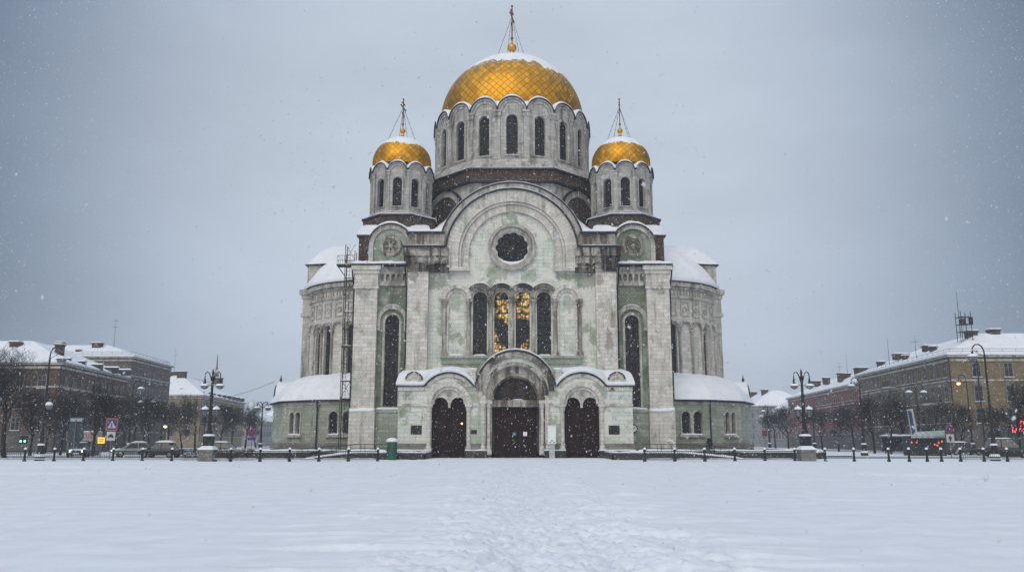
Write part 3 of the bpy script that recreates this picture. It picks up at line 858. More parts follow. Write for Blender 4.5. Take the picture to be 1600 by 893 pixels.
# ---------------------------------------------------------------- lateral apses with low ambulatories
for s in (-1, 1):
    C = (16.4 * s, 107.0); RA = 9.75; DA = R(10.5); DN = Matrix.Translation((0, 0, -.9))
    mb = MB(); tr = MB(); tops = []
    hw = RA * math.tan(DA / 2)
    wins = []
    for k in range(-1, 10):
        a = s * (R(15) + k * DA)
        M = DN @ FM(C[0], C[1], RA, a)
        dark = k in (0, 2, 3, 5) if s < 0 else k in (0, 3, 5)
        holes = [arch_loop(0, 9.6, 15.7, .56, 12)] if dark else []
        mb.plate([(-hw, 6), (hw, 6), (hw, 21.2), (-hw, 21.2)], holes, 0, .6, 0, M)
        if dark: wins.append((M @ Vector((0, .4, 9.6)), a))
        tr.band(0, 15.7, .57, .74, -.1, .02, 0, 180, 14, 0, M)
        tr.band(0, 15.75, .74, .93, -.24, .02, 0, 180, 14, 0, M)
        M2 = DN @ FM(C[0], C[1], RA / cos(DA / 2), a + DA / 2)
        tr.lathe([(.2, 9.2), (.15, 9.5), (.15, 14.9), (.24, 15.35)], 8, M=M2 @ Matrix.Translation((0, -.1, 0)))
        tr.box(-.27, .27, -.33, .1, 15.35, 15.65, 0, M2)
        # framed panel
        for (r0, x0, x1, z0, z1) in ((0, -.62, .62, 17.15, 17.3), (0, -.62, .62, 18.75, 18.9), (0, -.62, -.48, 17.3, 18.75), (0, .48, .62, 17.3, 18.75)):
            tr.box(x0, x1, -.1, .02, z0, z1, 0, M)
        tr.band(0, 18.02, .2, .36, -.08, .02, 0, 360, 12, 0, M)
        for q in (-.63, -.21, .21, .63): 
            tr.band(q, 20.2, .11, .19, -.14, .02, 0, 180, 8, 0, M); tr.box(q + .15, q + .27, -.14, .02, 19.7, 20.2, 0, M)
        tr.box(-hw - .03, hw + .03, -.25, .02, 19.3, 19.6, 0, M); tr.box(-hw - .05, hw + .05, -.22, .02, 20.45, 20.65, 0, M)
        tr.box(-hw - .1, hw + .1, -.5, .02, 20.7, 21.2, 0, M); tr.box(-hw - .05, hw + .05, -.2, .02, 9.1, 9.4, 0, M)
    ap_ = mb.build('apse', MT['white'], cath)
    tr.build('carved_trim', MT['trim'], ap_)
    wm = window_mesh('w', .56, 6.66, 2, 9); first = None
    for (p, a) in wins:
        loc = (p.x - CX, p.y - CY, p.z)
        if first is None: first = wm.build('window', [MT['glass'], MT['bars']], ap_, loc=loc, rz=a)
        else: obj('window', first.data, ap_, loc, a)
    # flat pier at the end of the apse
    mb = MB()
    M = DN @ FM(C[0], C[1], RA - .25, s * R(66))
    for (z0, z1, e) in ((6, 17.8, 0), (17.8, 18.3, .2), (18.3, 20.1, .06), (20.1, 20.6, .2), (20.6, 21.25, .4)):
        mb.box(-.9 - e, .9 + e, -.6 - e, .5, z0, z1, 0, M @ Matrix.Rotation(-s * R(40), 4, 'Z'))
    mb.build('pier', MT['trim'], ap_)
    mb = MB(); mb.lathe([(10.3, 20.3), (10.4, 20.32), (10.4, 20.44), (10.3, 20.46)], 72, c=C); mb.build('iron_gutter', MT['iron'], ap_)
    mb = MB()
    rp = [(10.38, 20.45), (10.46, 20.65), (10.38, 20.95), (9.9, 21.7), (9.1, 22.9), (8.0, 24.1), (6.3, 25.4), (3.8, 26.3), (0, 26.7)]
    mb.lathe(rp, 72, c=C, jit=lambda a, k: .012 * jit(a * 4, k * .7, s) * (k > 1))
    mb.build('apse_roof_snow', MT['snow'], ap_, smooth=True)
    # transept end rising behind the apse roof
    mb = MB(); a, b = mx(s, 12, 25.6)
    mb.box(a, b, 102.2, 113, 20, 23.3); tp = mb.build('transept', MT['trim'], cath)
    mb = MB(); a2, b2 = mx(s, 12, 25.85); mb.box(a2, b2, 102.0, 113.2, 23.3, 23.46); mb.build('iron_cornice', MT['iron'], tp)
    mb = MB()
    X0, X3 = s * 12, s * 26.1
    ys = (101.65, 102.4, 105.2, 107.6, 110, 112.8, 113.55); zr = (23.46, 24.9, 26.6, 26.95, 26.6, 24.9, 23.46)
    vs = []; fs = []; m = 10
    for i in range(m + 1):
        t = i / m; x = X0 + (X3 - X0) * t
        e = max(0, (t - .72) / .28); drop = math.sqrt(max(0, 1 - e * e)) if e > 0 else 1
        for y, z in zip(ys, zr):
            yy = 107.6 + (y - 107.6) * (1 - .12 * (1 - drop))
            vs.append((x, yy, 23.46 + (z - 23.46) * (.18 + .82 * drop) + .1 * jit(x * .5, y * .5, s)))
    for i in range(m):
        for k in range(6): fs.append((7 * i + k, 7 * i + 7 + k, 7 * i + 8 + k, 7 * i + 1 + k))
    fs.append(tuple(7 * m + k for k in range(7)))
    mb.add(vs, fs); mb.build('transept_roof_snow', MT['snow'], tp, smooth=True)
    # low ambulatory round the apse
    RP = 13.5
    angs = [-2, 24 if s < 0 else 26, 50, 79, 108]
    P = [(C[0] + s * RP * sin(R(a)), C[1] - RP * cos(R(a))) for a in angs]
    mb = MB(); tr = MB(); gr = MB(); ir = MB(); amb_w = []
    for i in range(4):
        p, q = Vector((*P[i], 0)), Vector((*P[i + 1], 0))
        if s < 0: p, q = q, p
        d = q - p; Ln = d.length; a = math.atan2(d.y, d.x)
        M = Matrix.Translation(p) @ Matrix.Rotation(a, 4, 'Z')
        holes = []
        ws = []
        if i == 0: ws = [Ln * .55, Ln * .765] if s > 0 else [Ln * (1 - .68), Ln * (1 - .41)]
        if i == 1: ws = [Ln * (.5 + .13 * s) - .55, Ln * (.5 + .13 * s) + .55]
        hwn = .52 if i == 0 else .38
        for x in ws:
            holes.append(arch_loop(x, 2.35, 4.95 - hwn, hwn, 12)); amb_w.append((M @ Vector((x, .38, 2.35)), a, hwn))
            tr.band(x, 4.95 - hwn, hwn, hwn + .22, -.12, .02, 0, 180, 14, 0, M)
            for k in (-1, 1):
                x0, x1 = sorted((x + k * hwn, x + k * (hwn + .17))); tr.box(x0, x1, -.12, .02, 2.35, 4.95 - hwn, 0, M)
        if ws: tr.box(min(ws) - hwn - .3, max(ws) + hwn + .3, -.3, .02, 2.1, 2.34, 0, M)
        mb.plate([(0, 1.5), (Ln, 1.5), (Ln, 6.1), (0, 6.1)], holes, 0, .5, 0, M)
        gr.box(-.08, Ln + .08, -.16, .5, .6, 1.49, 0, M)
        tr.box(-.05, Ln + .05, -.12, .02, 5.75, 6.08, 0, M)
        ir.box(-.25, Ln + .25, -.45, .3, 6.1, 6.26, 0, M)
        if ws: 
            sn = MB(); snow_ridge(sn, [(min(ws) - hwn - .2, 2.34), (max(ws) + hwn + .2, 2.34)], -.3, .36, .2, M, seed=i + s)
            sn.build('sill_snow', MT['snow'], ap_, smooth=True)
    am = mb.build('ambulatory', MT['mixed'], cath)
    tr.build('window_surround', MT['trim'], am); gr.build('plinth', MT['plinth'], am); ir.build('iron_gutter', MT['iron'], am)
    mb = MB(); x, y = P[1]
    mb.tube([(x, y - .45, 6.1), (x, y - .3, 5.6), (x, y - .18, 5.4), (x, y - .2, .8)], .09, 8); mb.build('drainpipe', MT['iron'], am)
    me2 = {}
    for (p, a, hwn) in amb_w:
        loc = (p.x - CX, p.y - CY, p.z)
        if hwn not in me2:
            o = window_mesh('w', hwn, 2.6, 2, 5).build('window', [MT['glass'], MT['bars']], am, loc=loc, rz=a); me2[hwn] = o.data
        else: obj('window', me2[hwn], am, loc, a)
    # snow lying on its lean-to roof
    mb = MB(); vs = []; fs = []; na = 44; m = 9
    # eave follows the polygon
    def eave(a):
        for i in range(4):
            if angs[i] <= a <= angs[i + 1]:
                p, q = Vector(P[i]), Vector(P[i + 1])
                dr = Vector((s * sin(R(a)), -cos(R(a)))); n = (q - p); o = p - Vector(C)
                den = dr.x * n.y - dr.y * n.x
                return abs((o.x * n.y - o.y * n.x) / den)
        return RP
    for i in range(na + 1):
        a = -2 + 110 * i / na
        re = eave(max(-2, min(108, a))) + .5 + .1 * jit(a * .3, s)
        for j in range(m + 1):
            t = j / m
            r = re + (9.7 - re) * t
            z = 6.27 + .32 * min(1, t * 9) + 2.95 * (t ** .85) + .42 * sin(PI * t) + (.26 * jit(a * .07, t * 2, s * 2) + .12 * jit(a * .25, t * 6, s)) * min(1, t * 3)
            z = z if j else 6.27
            vs.append((C[0] + s * r * sin(R(a)), C[1] - r * cos(R(a)), z))
    for i in range(na):
        for j in range(m):
            fs.append((i * (m + 1) + j, (i + 1) * (m + 1) + j, (i + 1) * (m + 1) + j + 1, i * (m + 1) + j + 1))
    mb.add(vs, fs)
    # end gable of the ambulatory, a snowed-over half barrel with a finial
    M = Matrix.Translation((C[0], C[1], 0)) @ Matrix.Rotation(s * R(84), 4, 'Z')
    pr = [(-2.1, 6.3), (-2.15, 7.2), (-1.7, 8.2), (-.8, 8.85), (0, 9.05), (.8, 8.85), (1.7, 8.2), (2.15, 7.2), (2.1, 6.3)]
    mb.plate([(a * .9, b) for a, b in pr], [], -13.2, -9.7, 0, M)
    mb.build('ambulatory_roof_snow', MT['snow'], am, smooth=False)
    mb = MB(); mb.lathe([(.16, 8.9), (.09, 9.1), (.2, 9.3), (.08, 9.5), (.03, 9.9)], 8, M=M @ Matrix.Translation((0, -12.9, 0)))
    mb.plate([(-1.9, 6.2), (1.9, 6.2), (1.9, 7.1), (1.5, 8.0), (.7, 8.6), (-.7, 8.6), (-1.5, 8.0), (-1.9, 7.1)], [], -13.4, -13.22, 0, M)
    mb.build('finial', MT['iron'], am)
# ---------------------------------------------------------------- entrance porch
XP = .35
TP = Matrix.Translation((XP, 0, 0))
YP = 86.0
mb = MB()
def gable_arc(s, n=18):
    a = math.degrees(math.asin((7.2 - 5.57) / 2.96))
    pts = arc(6.8 * s, 5.57, 2.96, a, 180 - a, n)
    return pts
ca = math.degrees(math.asin((7.3 - 6.75) / 4.05))
carc = arc(0, 6.75, 4.05, ca, 180 - ca, 34)
out = [(-12, .3), (12, .3), (12, 7.2)] + gable_arc(1) + [(4.06, 7.2)] + carc + [(-4.06, 7.2)] + gable_arc(-1) + [(-12, 7.2)]
hole_c = arch_loop(0, .31, 6.3, 3.05, 26)
hole_s = [arch_loop(6.8 * s, .31, 5.4, 1.8, 20) for s in (-1, 1)]
# the plate's foot is open at the doors
foot = [(-12, .3), (-8.6, .3)] + [(p[0], p[1]) for p in [(-8.6, 5.4)] + list(reversed(arc(-6.8, 5.4, 1.8, 0, 180, 20)))[1:] + [(-5.0, .3)]]
foot += [(-3.05, .3), (-3.05, 6.3)] + list(reversed(arc(0, 6.3, 3.05, 0, 180, 26)))[1:] + [(3.05, .3)]
foot += [(5.0, .3), (5.0, 5.4)] + list(reversed(arc(6.8, 5.4, 1.8, 0, 180, 20)))[1:] + [(8.6, .3), (12, .3)]
mb.plate(foot + out[2:], [], YP, YP + .7, 0, TP)
for s in (-1, 1):   # side walls and the returns behind
    x0, x1 = mx(s, 11.3, 12.0); mb.box(x0, x1, YP + .7, 90, .3, 7.2, 0, TP)
mb.box(-11.3, -8.7, YP + .71, 89.9, .3, 7.1, 0, TP); mb.box(8.7, 11.3, YP + .71, 89.9, .3, 7.1, 0, TP)
mb.box(-4.9, -3.1, YP + .71, 89.9, .3, 7.1, 0, TP); mb.box(3.1, 4.9, YP + .71, 89.9, .3, 7.1, 0, TP)
porch = mb.build('porch', MT['pale'], cath)

mb = MB()
# great arch over the middle door, worn and sooty
mb.band(0, 6.75, 3.42, 4.0, YP - .22, YP + .01, 0, 180, 34, 0, TP)
mb.band(0, 6.3, 3.06, 3.4, YP - .1, YP + .3, 0, 180, 30, 0, TP)
mb.plate([(-3.05, .3), (-2.42, .3), (-2.42, 5.9)] + list(reversed(arc(0, 5.9, 2.42, 0, 180, 24)))[1:] + [(2.42, .3), (3.05, .3), (3.05, 6.3)] + arc(0, 6.3, 3.05, 0, 180, 26)[1:], [], YP + .45, YP + .9, 0, TP)
mb.band(0, 5.9, 2.42, 2.62, YP + .33, YP + .46, 0, 180, 24, 0, TP)
mb.box(-2.42, 2.42, YP + .7, YP + 1.2, 5.15, 5.85, 0, TP)
mb.band(0, 5.9, 2.25, 2.42, YP + .8, YP + 1.2, 0, 180, 24, 0, TP)
ga = mb.build('archivolt', MT['arch'], porch)
mb = MB(); mb.plate(arc(0, 5.86, 2.42, 0, 180, 24), [], YP + 1.25, YP + 1.35, 0, TP)
for a in range(20, 180, 20): mb.band(0, 5.9, 1.0, 1.06, YP + 1.18, YP + 1.25, a - 10, a + 10, 3, 0, TP)
mb.build('tympanum', stone('dark_mosaic_relief', (.045, .032, .026), (.085, .06, .045), dirt=(.012, .010, .010), d_lo=.4, d_hi=.6, d_amt=.9, bw=.3, bh=.22, seed=41), porch)
for s in (-1, 1):
    mb = MB(); x = 6.8 * s
    mb.band(x, 5.4, 1.82, 2.25, YP - .16, YP + .01, 0, 180, 26, 0, TP)
    mb.band(x, 5.4, 1.5, 1.82, YP + .06, YP + .4, 0, 180, 26, 0, TP)
    mb.band(x, 5.57, 2.6, 2.93, YP - .14, YP + .01, 36, 144, 24, 0, TP)
    # tympanum with two little arches and a pendant
    o = [(x - 1.8, 4.9), (x - 1.75, 5.3)] + list(reversed(arc(x - .92, 5.3, .8, 0, 180, 12)))[1:] + [(x - .12, 5.05), (x + .12, 5.05), (x + .12, 5.3)] + list(reversed(arc(x + .92, 5.3, .8, 0, 180, 12)))[1:] + [(x + 1.8, 4.9), (x + 1.8, 5.4)] + arc(x, 5.4, 1.8, 0, 180, 20)[1:]
    mb.plate(o, [], YP + .3, YP + .5, 0, TP)
    for k in range(6):
        t = R(60 * k); mb.band(x + .2 * cos(t), 6.45 + .2 * sin(t), .08, .15, YP + .22, YP + .31, 0, 360, 8, 0, TP)
    mb.band(x, 6.45, .42, .52, YP + .22, YP + .31, 0, 360, 20, 0, TP)
    for q in (-1, 1):
        M = TP @ Matrix.Translation((x + q * 2.02, YP - .1, 0))
        mb.lathe([(.26, .9), (.26, 1.2), (.2, 1.3), (.19, 4.6), (.24, 4.65), (.34, 5.15)], 12, M=M)
        mb.box(-.36, .36, -.3, .25, 5.15, 5.38, 0, M); mb.box(-.32, .32, -.3, .2, .3, .95, 0, M)
    for q in (3.55,):   # colonnettes of the middle door
        for (xx, yy) in ((s * 2.75, YP + .3), (s * 3.3, YP - .05)):
            M = TP @ Matrix.Translation((xx, yy, 0))
            mb.lathe([(.24, .9), (.24, 1.15), (.18, 1.25), (.17, 4.9), (.22, 4.95), (.32, 5.45)], 12, M=M)
            mb.box(-.34, .34, -.25, .2, 5.45, 5.8, 0, M); mb.box(-.3, .3, -.28, .2, .3, .9, 0, M)
    for (a, b) in ((8.95, 12.05), (3.75, 4.65)):   # string course
        x0, x1 = mx(s, a, b); mb.box(x0, x1, YP - .14, YP + .01, 5.2, 5.42, 0, TP)
    x0, x1 = mx(s, 9.3, 12.05); mb.box(x0, x1, YP - .1, YP + .01, 6.75, 7.18, 0, TP)
    # stub pillar beside the great arch, and the small round niche on the eave
    x0, x1 = mx(s, 4.1, 4.75); mb.box(x0, x1, YP - .05, YP + .55, 7.2, 8.7, 0, TP); mb.box(x0 - .1, x1 + .1, YP - .13, YP + .62, 8.7, 8.9, 0, TP)
    xn = 10.45 * s
    mb.plate([(xn - .8, 7.2), (xn + .8, 7.2), (xn + .8, 7.8)] + arc(xn, 7.8, .8, 20, 80, 5) + [(xn, 8.75)] + arc(xn, 7.8, .8, 100, 160, 5) + [(xn - .8, 7.8)], [], YP - .1, YP + 1.4, 0, TP)
    mb.band(xn, 7.75, .42, .58, YP - .2, YP - .09, 0, 180, 14, 0, TP)
    mb.build('carved_trim', MT['white'], porch)
# granite foot
for (a, b) in ((-12.1, -8.6), (-5.0, -3.0), (3.0, 5.0), (8.6, 12.1)):
    mb = MB(); mb.box(a, b, YP - .12, YP + .02, .72, 1.45, 1, TP); mb.box(a - .1, b + .1, YP - .5, YP + .03, -.1, .72, 0, TP)
    mb.build('plinth', [MT['granite'], MT['plinth']], porch)
# iron drip edge and snow
mb = MB()
for s in (-1, 1):
    sn = MB(); a = math.degrees(math.asin((7.2 - 5.57) / 2.96))
    mb.band(6.8 * s, 5.57, 2.97, 3.1, YP - .3, YP + .5, a, 180 - a, 22, 0, TP)
    x0, x1 = mx(s, 9.3, 12.2); mb.box(x0, x1, YP - .3, YP + .4, 7.21, 7.32, 0, TP)
    xn = 10.45 * s
    mb.band(xn, 7.8, .81, .92, YP - .25, YP + 1.2, 10, 84, 8, 0, TP); mb.band(xn, 7.8, .81, .92, YP - .25, YP + 1.2, 96, 170, 8, 0, TP)
    # the snow slope: eave follows the arch, ridge against the wall
    vs = []; fs = []; nx = 60; ny = 7
    for i in range(nx + 1):
        xx = 4.2 + (12.25 - 4.2) * i / nx
        dx = xx - 6.8
        ez = 7.3
        if abs(dx) < 2.55: ez = max(7.3, 5.57 + math.sqrt(3.1 ** 2 - dx * dx))
        if xx < 4.9: ez = max(ez, 7.3)
        top = 9.35 - .35 * max(0, xx - 11.4)
        th = .34 + .1 * jit(xx * .8, s) 
        for j in range(ny + 1):
            t = j / ny
            if j == 0: y, z = YP - .33, ez
            elif j == 1: y, z = YP - .42, ez + th * .55
            elif j == 2: y, z = YP - .22, ez + th
            else:
                t2 = (j - 2) / (ny - 2); y = YP - .22 + 4.2 * t2
                z = (ez + th) * (1 - t2) + top * t2 + .25 * sin(PI * t2) + .08 * jit(xx * .7, t2 * 3, s)
            vs.append((s * xx, y, z))
    for i in range(nx):
        for j in range(ny): fs.append((i * 8 + j, i * 8 + 8 + j, i * 8 + 9 + j, i * 8 + 1 + j))
    fs.append(tuple(nx * 8 + j for j in range(8)))
    sn.add(vs, fs, 0, TP)
    x0, x1 = mx(s, 4.0, 4.85); snow_piece('snow_cap', porch, [(x0, 8.9), (x1, 8.9)], YP - .12, YP + .6, .22, TP, seed=s, taper=False)
    for q in ((3.0, 5.0), (8.6, 12.1)):
        x0, x1 = mx(s, *q); snow_piece('ledge_snow', porch, [(x0 - .08, .72), (x1 + .08, .72)], YP - .5, YP - .12, .13, TP, seed=s, taper=False)
    x0, x1 = mx(s, 3.75, 4.6); snow_piece('ledge_snow', porch, [(x0, 5.42), (x1, 5.42)], YP - .14, YP, .09, TP, seed=s)
    sn.build('porch_roof_snow', MT['snow'], porch, smooth=False)
mb.band(0, 6.75, 4.06, 4.2, YP - .35, 90, ca, 180 - ca, 34, 0, TP)
mb.build('iron_drip_edge', MT['iron'], porch)
sn = MB()
snow_ridge(sn, arc(0, 6.75, 4.2, 176, 4, 40), YP - .36, YP + 3.9, .2, TP, seed=5)
snow_ridge(sn, [(-.4, 5.85), (.9, 5.85)], YP + .7, YP + .95, .12, TP, seed=6)
sn.build('arch_snow', MT['snow'], porch, smooth=False)
# doors
def door(x, hw, zt, twin):
    mb = MB()
    mb.box(-hw, hw, .12, .3, 0, zt)
    for q in (-1, 1):
        for r in range(5):
            z0 = .25 + r * (zt - .5) / 5; z1 = z0 + (zt - .5) / 5 - .2
            for c in range(2):
                w = (hw - .15) / 2
                x0 = q * (.08 + c * w) ; x1 = q * (.08 + c * w + w - .14)
                x0, x1 = sorted((x0, x1)); mb.box(x0, x1, .06, .13, z0, z1)
    mb.box(-.05, .05, .03, .13, 0, zt)
    o = mb.build('door', MT['wood'], porch, loc=(x + XP - CX, YP + (1.15 if not twin else .75) - CY, .12))
    h = MB()
    for q in (-1, 1): h.tube([(q * .16, .0, 1.0), (q * .16, -.05, 1.05), (q * .16, -.05, 1.45), (q * .16, .0, 1.5)], .02, 6)
    ho = h.build('handle', MT['iron'], o, loc=(0, 0.02, 0))
    return o
door(0, 2.2, 5.03, False); door(-6.8, 1.85, 6.2, True); door(6.8, 1.85, 6.2, True)
mb = MB(); mb.sphere((-5.5 + XP, YP + .62, 3.45), .09, 10, 8)
tag(mb.build('wall_lamp', simple('warm_lamp', (.9, .6, .3), .4, emit=(1.0, .62, .25), es=6.0), porch))
# plaques
def plaque(x, z, w, h):
    mb = MB(); mb.box(x - w / 2, x + w / 2, YP - .06, YP - .003, z, z + h)
    mb.box(x - w / 2 + .06, x + w / 2 - .06, YP - .07, YP - .058, z + .06, z + h - .06)
    mb.build('plaque', MT['black'], porch)
plaque(-9.75, 2.35, 1.1, .9); plaque(10.4, 2.35, 1.1, .9); plaque(-3.95, 2.4, .75, .4)

# ---------------------------------------------------------------- podium
for s in (-1, 1):
    mb = MB(); sn = MB()
    poly = [(s * 12.6, 84.3), (s * 19.2, 84.3), (s * 20.6, 80.6), (s * 29.2, 80.6), (s * 31, 84), (s * 31.5, 97), (s * 31.5, 124), (s * 12.6, 124)]
    if s < 0: poly = poly[::-1]
    mb.prism(poly, -.2, .62)
    pf = [(s * 12.6, 84.3), (s * 19.2, 84.3), (s * 20.6, 80.6), (s * 29.2, 80.6), (s * 31, 84), (s * 31.5, 97), (s * 31.5, 106)]
    p2 = pf[::-1] if s < 0 else pf
    vs = []; fs = []
    sp = [(Vector((*pf[i], 0)).lerp(Vector((*pf[i + 1], 0)), k / 16)) for i in range(len(pf) - 1) for k in range(16)]
    cc = Vector((s * 19, 104, 0))
    for i, p in enumerate(sp):
        d = (p - cc).normalized()
        hh = .2 + .07 * jit(p.x * .8, p.y * .8, s)
        vs += [tuple(p + d * .06 + Vector((0, 0, .62))), tuple(p + d * .10 + Vector((0, 0, .62 + hh * .6))), tuple(p - d * .2 + Vector((0, 0, .62 + hh))), tuple(p - d * 4.5 + Vector((0, 0, .62 + hh * 1.2)))]
    for i in range(len(sp) - 1):
        for k in range(3): fs.append((4 * i + k, 4 * i + 4 + k, 4 * i + 5 + k, 4 * i + 1 + k))
    sn.add(vs, fs)
    pod = mb.build('podium', MT['granite'], cath)
    sn.build('podium_snow', MT['snow'], pod, smooth=True)
# ================================================================== RAMPS, BOXES AND SIGNS BY THE DOORS
M_granite = MT['granite']
for s, lab in ((-1, 'low dark stone ramp with tubular handrails and snow on top, beside the green litter bin'),
               (1, 'low dark stone ramp with tubular handrails and snow on top, beside the small dark conifer')):
    r = thing('entrance_ramp', lab, 'ramp', (s * 13, 78.4, 0), group='ramps flanking the cathedral entrance')
    mb = MB(); sn = MB()
    xe, xm, xl = 8.1, 14.4, 19.3
    if s > 0: xe, xm, xl = 9.3, 15.6, 21.6
    pr = [(s * xe, -.1), (s * xe, .62), (s * xm, .62), (s * xl, .0), (s * xl, -.1)]
    mb.plate(pr, [], 77.4, 77.8); mb.plate([(a, b - .25) if b > .1 else (a, b) for a, b in pr], [], 77.81, 80.2)
    x0, x1 = sorted((s * xe, s * (xe + .45))); mb.box(x0, x1, 77.82, 85.4, -.1, .6)
    mb.build('retaining_wall', M_granite, r)
    snow_ridge(sn, [(s * xe, .62), (s * xm, .62), (s * xl, .02)] if s > 0 else [(s * xl, .02), (s * xm, .62), (s * xe, .62)], 77.38, 77.85, .16, seed=s)
    snow_ridge(sn, [(s * xe, .6), (s * (xe + .45), .6)], 77.9, 85.3, .14, seed=s, taper=False)
    snow_ridge(sn, [(s * xe, .4), (s * xm, .4), (s * xl, .0)] if s > 0 else [(s * xl, .0), (s * xm, .4), (s * xe, .4)], 77.9, 80.2, .12, seed=s + .3)
    sn.build('snow', MT['snow'], r, smooth=True)
    for y in (77.95, 80.1):
        mb = MB()
        def zz(x):
            return .5 if x < xm else .5 * (1 - (x - xm) / (xl - xm))
        for h in (.5, .9):
            mb.tube([(s * (xm - 3.2), y, .5 + h), (s * xm, y, .5 + h), (s * xl, y, .1 + h)], .028, 6)
        k = 0; x = xm - 3.2
        while x <= xl + .01:
            mb.tube([(s * x, y, zz(x) - .1), (s * x, y, zz(x) + .92)], .024, 6); x += 1.35
        mb.build('handrail', MT['rust'], r)

# bent, snow-laden rail end right of the porch
mb = MB(); mb.tube([(15.9, 80.6, .5), (15.5, 80.5, 1.3), (15.2, 80.5, 1.75), (14.7, 80.5, 1.7)], [.05, .06, .08, .05], 8)
mb.tube([(15.2, 80.5, 1.6), (14.9, 80.5, 1.95)], .04, 6)
tag(mb.build('snowy_handrail', MT['snow'], smooth=True), 'bent rail end caked white with snow at the top of the ramp', 'handrail')

# litter bin
b = thing('litter_bin', 'green cylindrical litter bin with a domed cap of snow by the ramp wall', 'bin', (-10.85, 76.6, 0))
mb = MB(); mb.lathe([(.0, 0.02), (.42, .02), (.45, .08), (.45, 1.05), (.49, 1.08), (.49, 1.16), (.45, 1.18), (.45, 1.5), (.5, 1.53), (.5, 1.6), (.0, 1.62)], 24, c=(-10.85, 76.6))
for k in range(12): 
    mb.box(-.03, .03, -.02, .03, .12, 1.02, 0, FM(-10.85, 76.6, .45, k * PI / 6))
mb.build('body', simple('green_bin_paint', (.012, .085, .055), .45, 0, .2), b)
mb = MB(); mb.lathe([(.5, 1.6), (.54, 1.66), (.5, 1.78), (.36, 1.9), (.15, 1.97), (0, 1.98)], 24, c=(-10.85, 76.6), jit=lambda a, k: .05 * jit(a, k))
mb.build('snow_cap', MT['snow'], b, smooth=True)

# white box on a post by the middle door
b = thing('donation_box', 'white metal box with slots on a grey post beside the middle door', 'donation box', (4.0, 84.9, 0))
mb = MB(); mb.box(3.72, 4.28, 84.7, 85.05, -.05, 1.35); b1 = mb.build('post', simple('grey_enamel', (.42, .44, .45), .5), b)
mb = MB(); mb.box(3.6, 4.4, 84.6, 85.1, 1.4, 3.1); mb.box(3.57, 4.43, 84.56, 85.14, 3.1, 3.16); mb.build('box', MT['white_paint'], b)
mb = MB()
for x, z, w in ((3.82, 1.55, .09), (4.2, 1.55, .09), (4.0, 1.73, .1)):
    mb.box(x - w, x + w, 84.57, 84.599, z - .035, z + .035)
mb.build('slot', MT['black'], b)
mb = MB(); snow_ridge(mb, [(3.57, 3.16), (4.43, 3.16)], 84.57, 85.13, .08, taper=False); mb.build('snow_cap', MT['snow'], b)

# papers pinned to the middle door
mb = MB(); mb.box(1.15, 1.55, 87.0, 87.01, 2.2, 2.62); tag(mb.build('notice', MT['white_paint']), 'small white paper notice pinned to the dark middle door', 'notice')
mb = MB(); mb.box(.05, .4, 87.0, 87.01, 2.25, 2.55); tag(mb.build('notice', simple('teal_paper', (.06, .22, .26), .6)), 'small teal paper notice pinned to the dark middle door', 'notice')

# round sign and paper on the wall right of the porch
b = thing('round_sign', 'round white prohibition sign with a dark rim on the wall right of the porch', 'sign', (13.0, 90.3, 2.9))
DM = Matrix.Translation((13.0, 90.3, 3.0))
mb = MB(); mb.band(0, 0, .34, .45, -.05, .1, 0, 360, 32, 0, DM); mb.build('rim', simple('navy_enamel', (.02, .025, .06), .5), b)
mb = MB(); mb.plate(arc(0, 0, .34, 0, 350, 35), [], -.03, .1, 0, DM); mb.build('disc', MT['white_paint'], b)
mb = MB(); mb.plate([(-.12, -.16), (-.04, -.16), (.1, .05), (.16, .2), (.04, .1)], [], -.045, -.032, 0, DM); mb.tube([(0, .4, -.3), (0, .4, 3)], .01, 4) if False else None
mb.build('symbol', MT['black'], b)
mb = MB(); mb.box(-.03, .03, .1, .32, -.05, .05, 0, DM); mb.build('bracket', MT['black'], b)
mb = MB(); mb.box(12.75, 13.3, 90.5, 90.59, 1.55, 2.3); mb.box(12.8, 13.25, 90.485, 90.499, 1.62, 2.2, 1)
tag(mb.build('notice_board', [simple('grey_board', (.35, .37, .4), .6), simple('pale_blue_print', (.42, .47, .56), .6)]), 'small grey notice board on the wall below the round sign', 'notice board')

# dark little conifer
b = thing('conifer_shrub', 'small dark conifer shrub dusted with snow in front of the right ambulatory', 'shrub', (18.6, 79.9, 0))
mb = MB(); mb.tube([(18.6, 79.9, 0), (18.6, 79.9, 1.7)], [.05, .02], 6); mb.build('stem', MT['bark'], b)
mb = MB(); rr = random.Random(3)
for i in range(900):
    z = rr.random() ** .8 * 1.75 + .15; rad = .62 * (1 - (z / 2.0) ** 1.5) * math.sqrt(rr.random()); a = rr.random() * 2 * PI
    p = Vector((18.6 + rad * cos(a), 79.9 + rad * sin(a), z)); d = Vector((cos(a), sin(a), rr.uniform(-.3, .8))) * .14
    n = d.cross(Vector((rr.uniform(-1, 1), rr.uniform(-1, 1), 1))).normalized() * .035
    mb.add([p - n, p + n, p + d], [(0, 1, 2)])
def shrub_mat():
    m, nt, bb = new_mat('dark_needles'); ob = N(nt, 'ShaderNodeTexCoord').outputs['Object']
    f = noise(nt, ob, 6, 3); setc(nt, bb, 'Base Color', mix(nt, rng(nt, f, .58, .66), (.014, .024, .018), (.55, .58, .62))); bb.inputs['Roughness'].default_value = .9
    return m
mb.build('foliage', shrub_mat(), b)

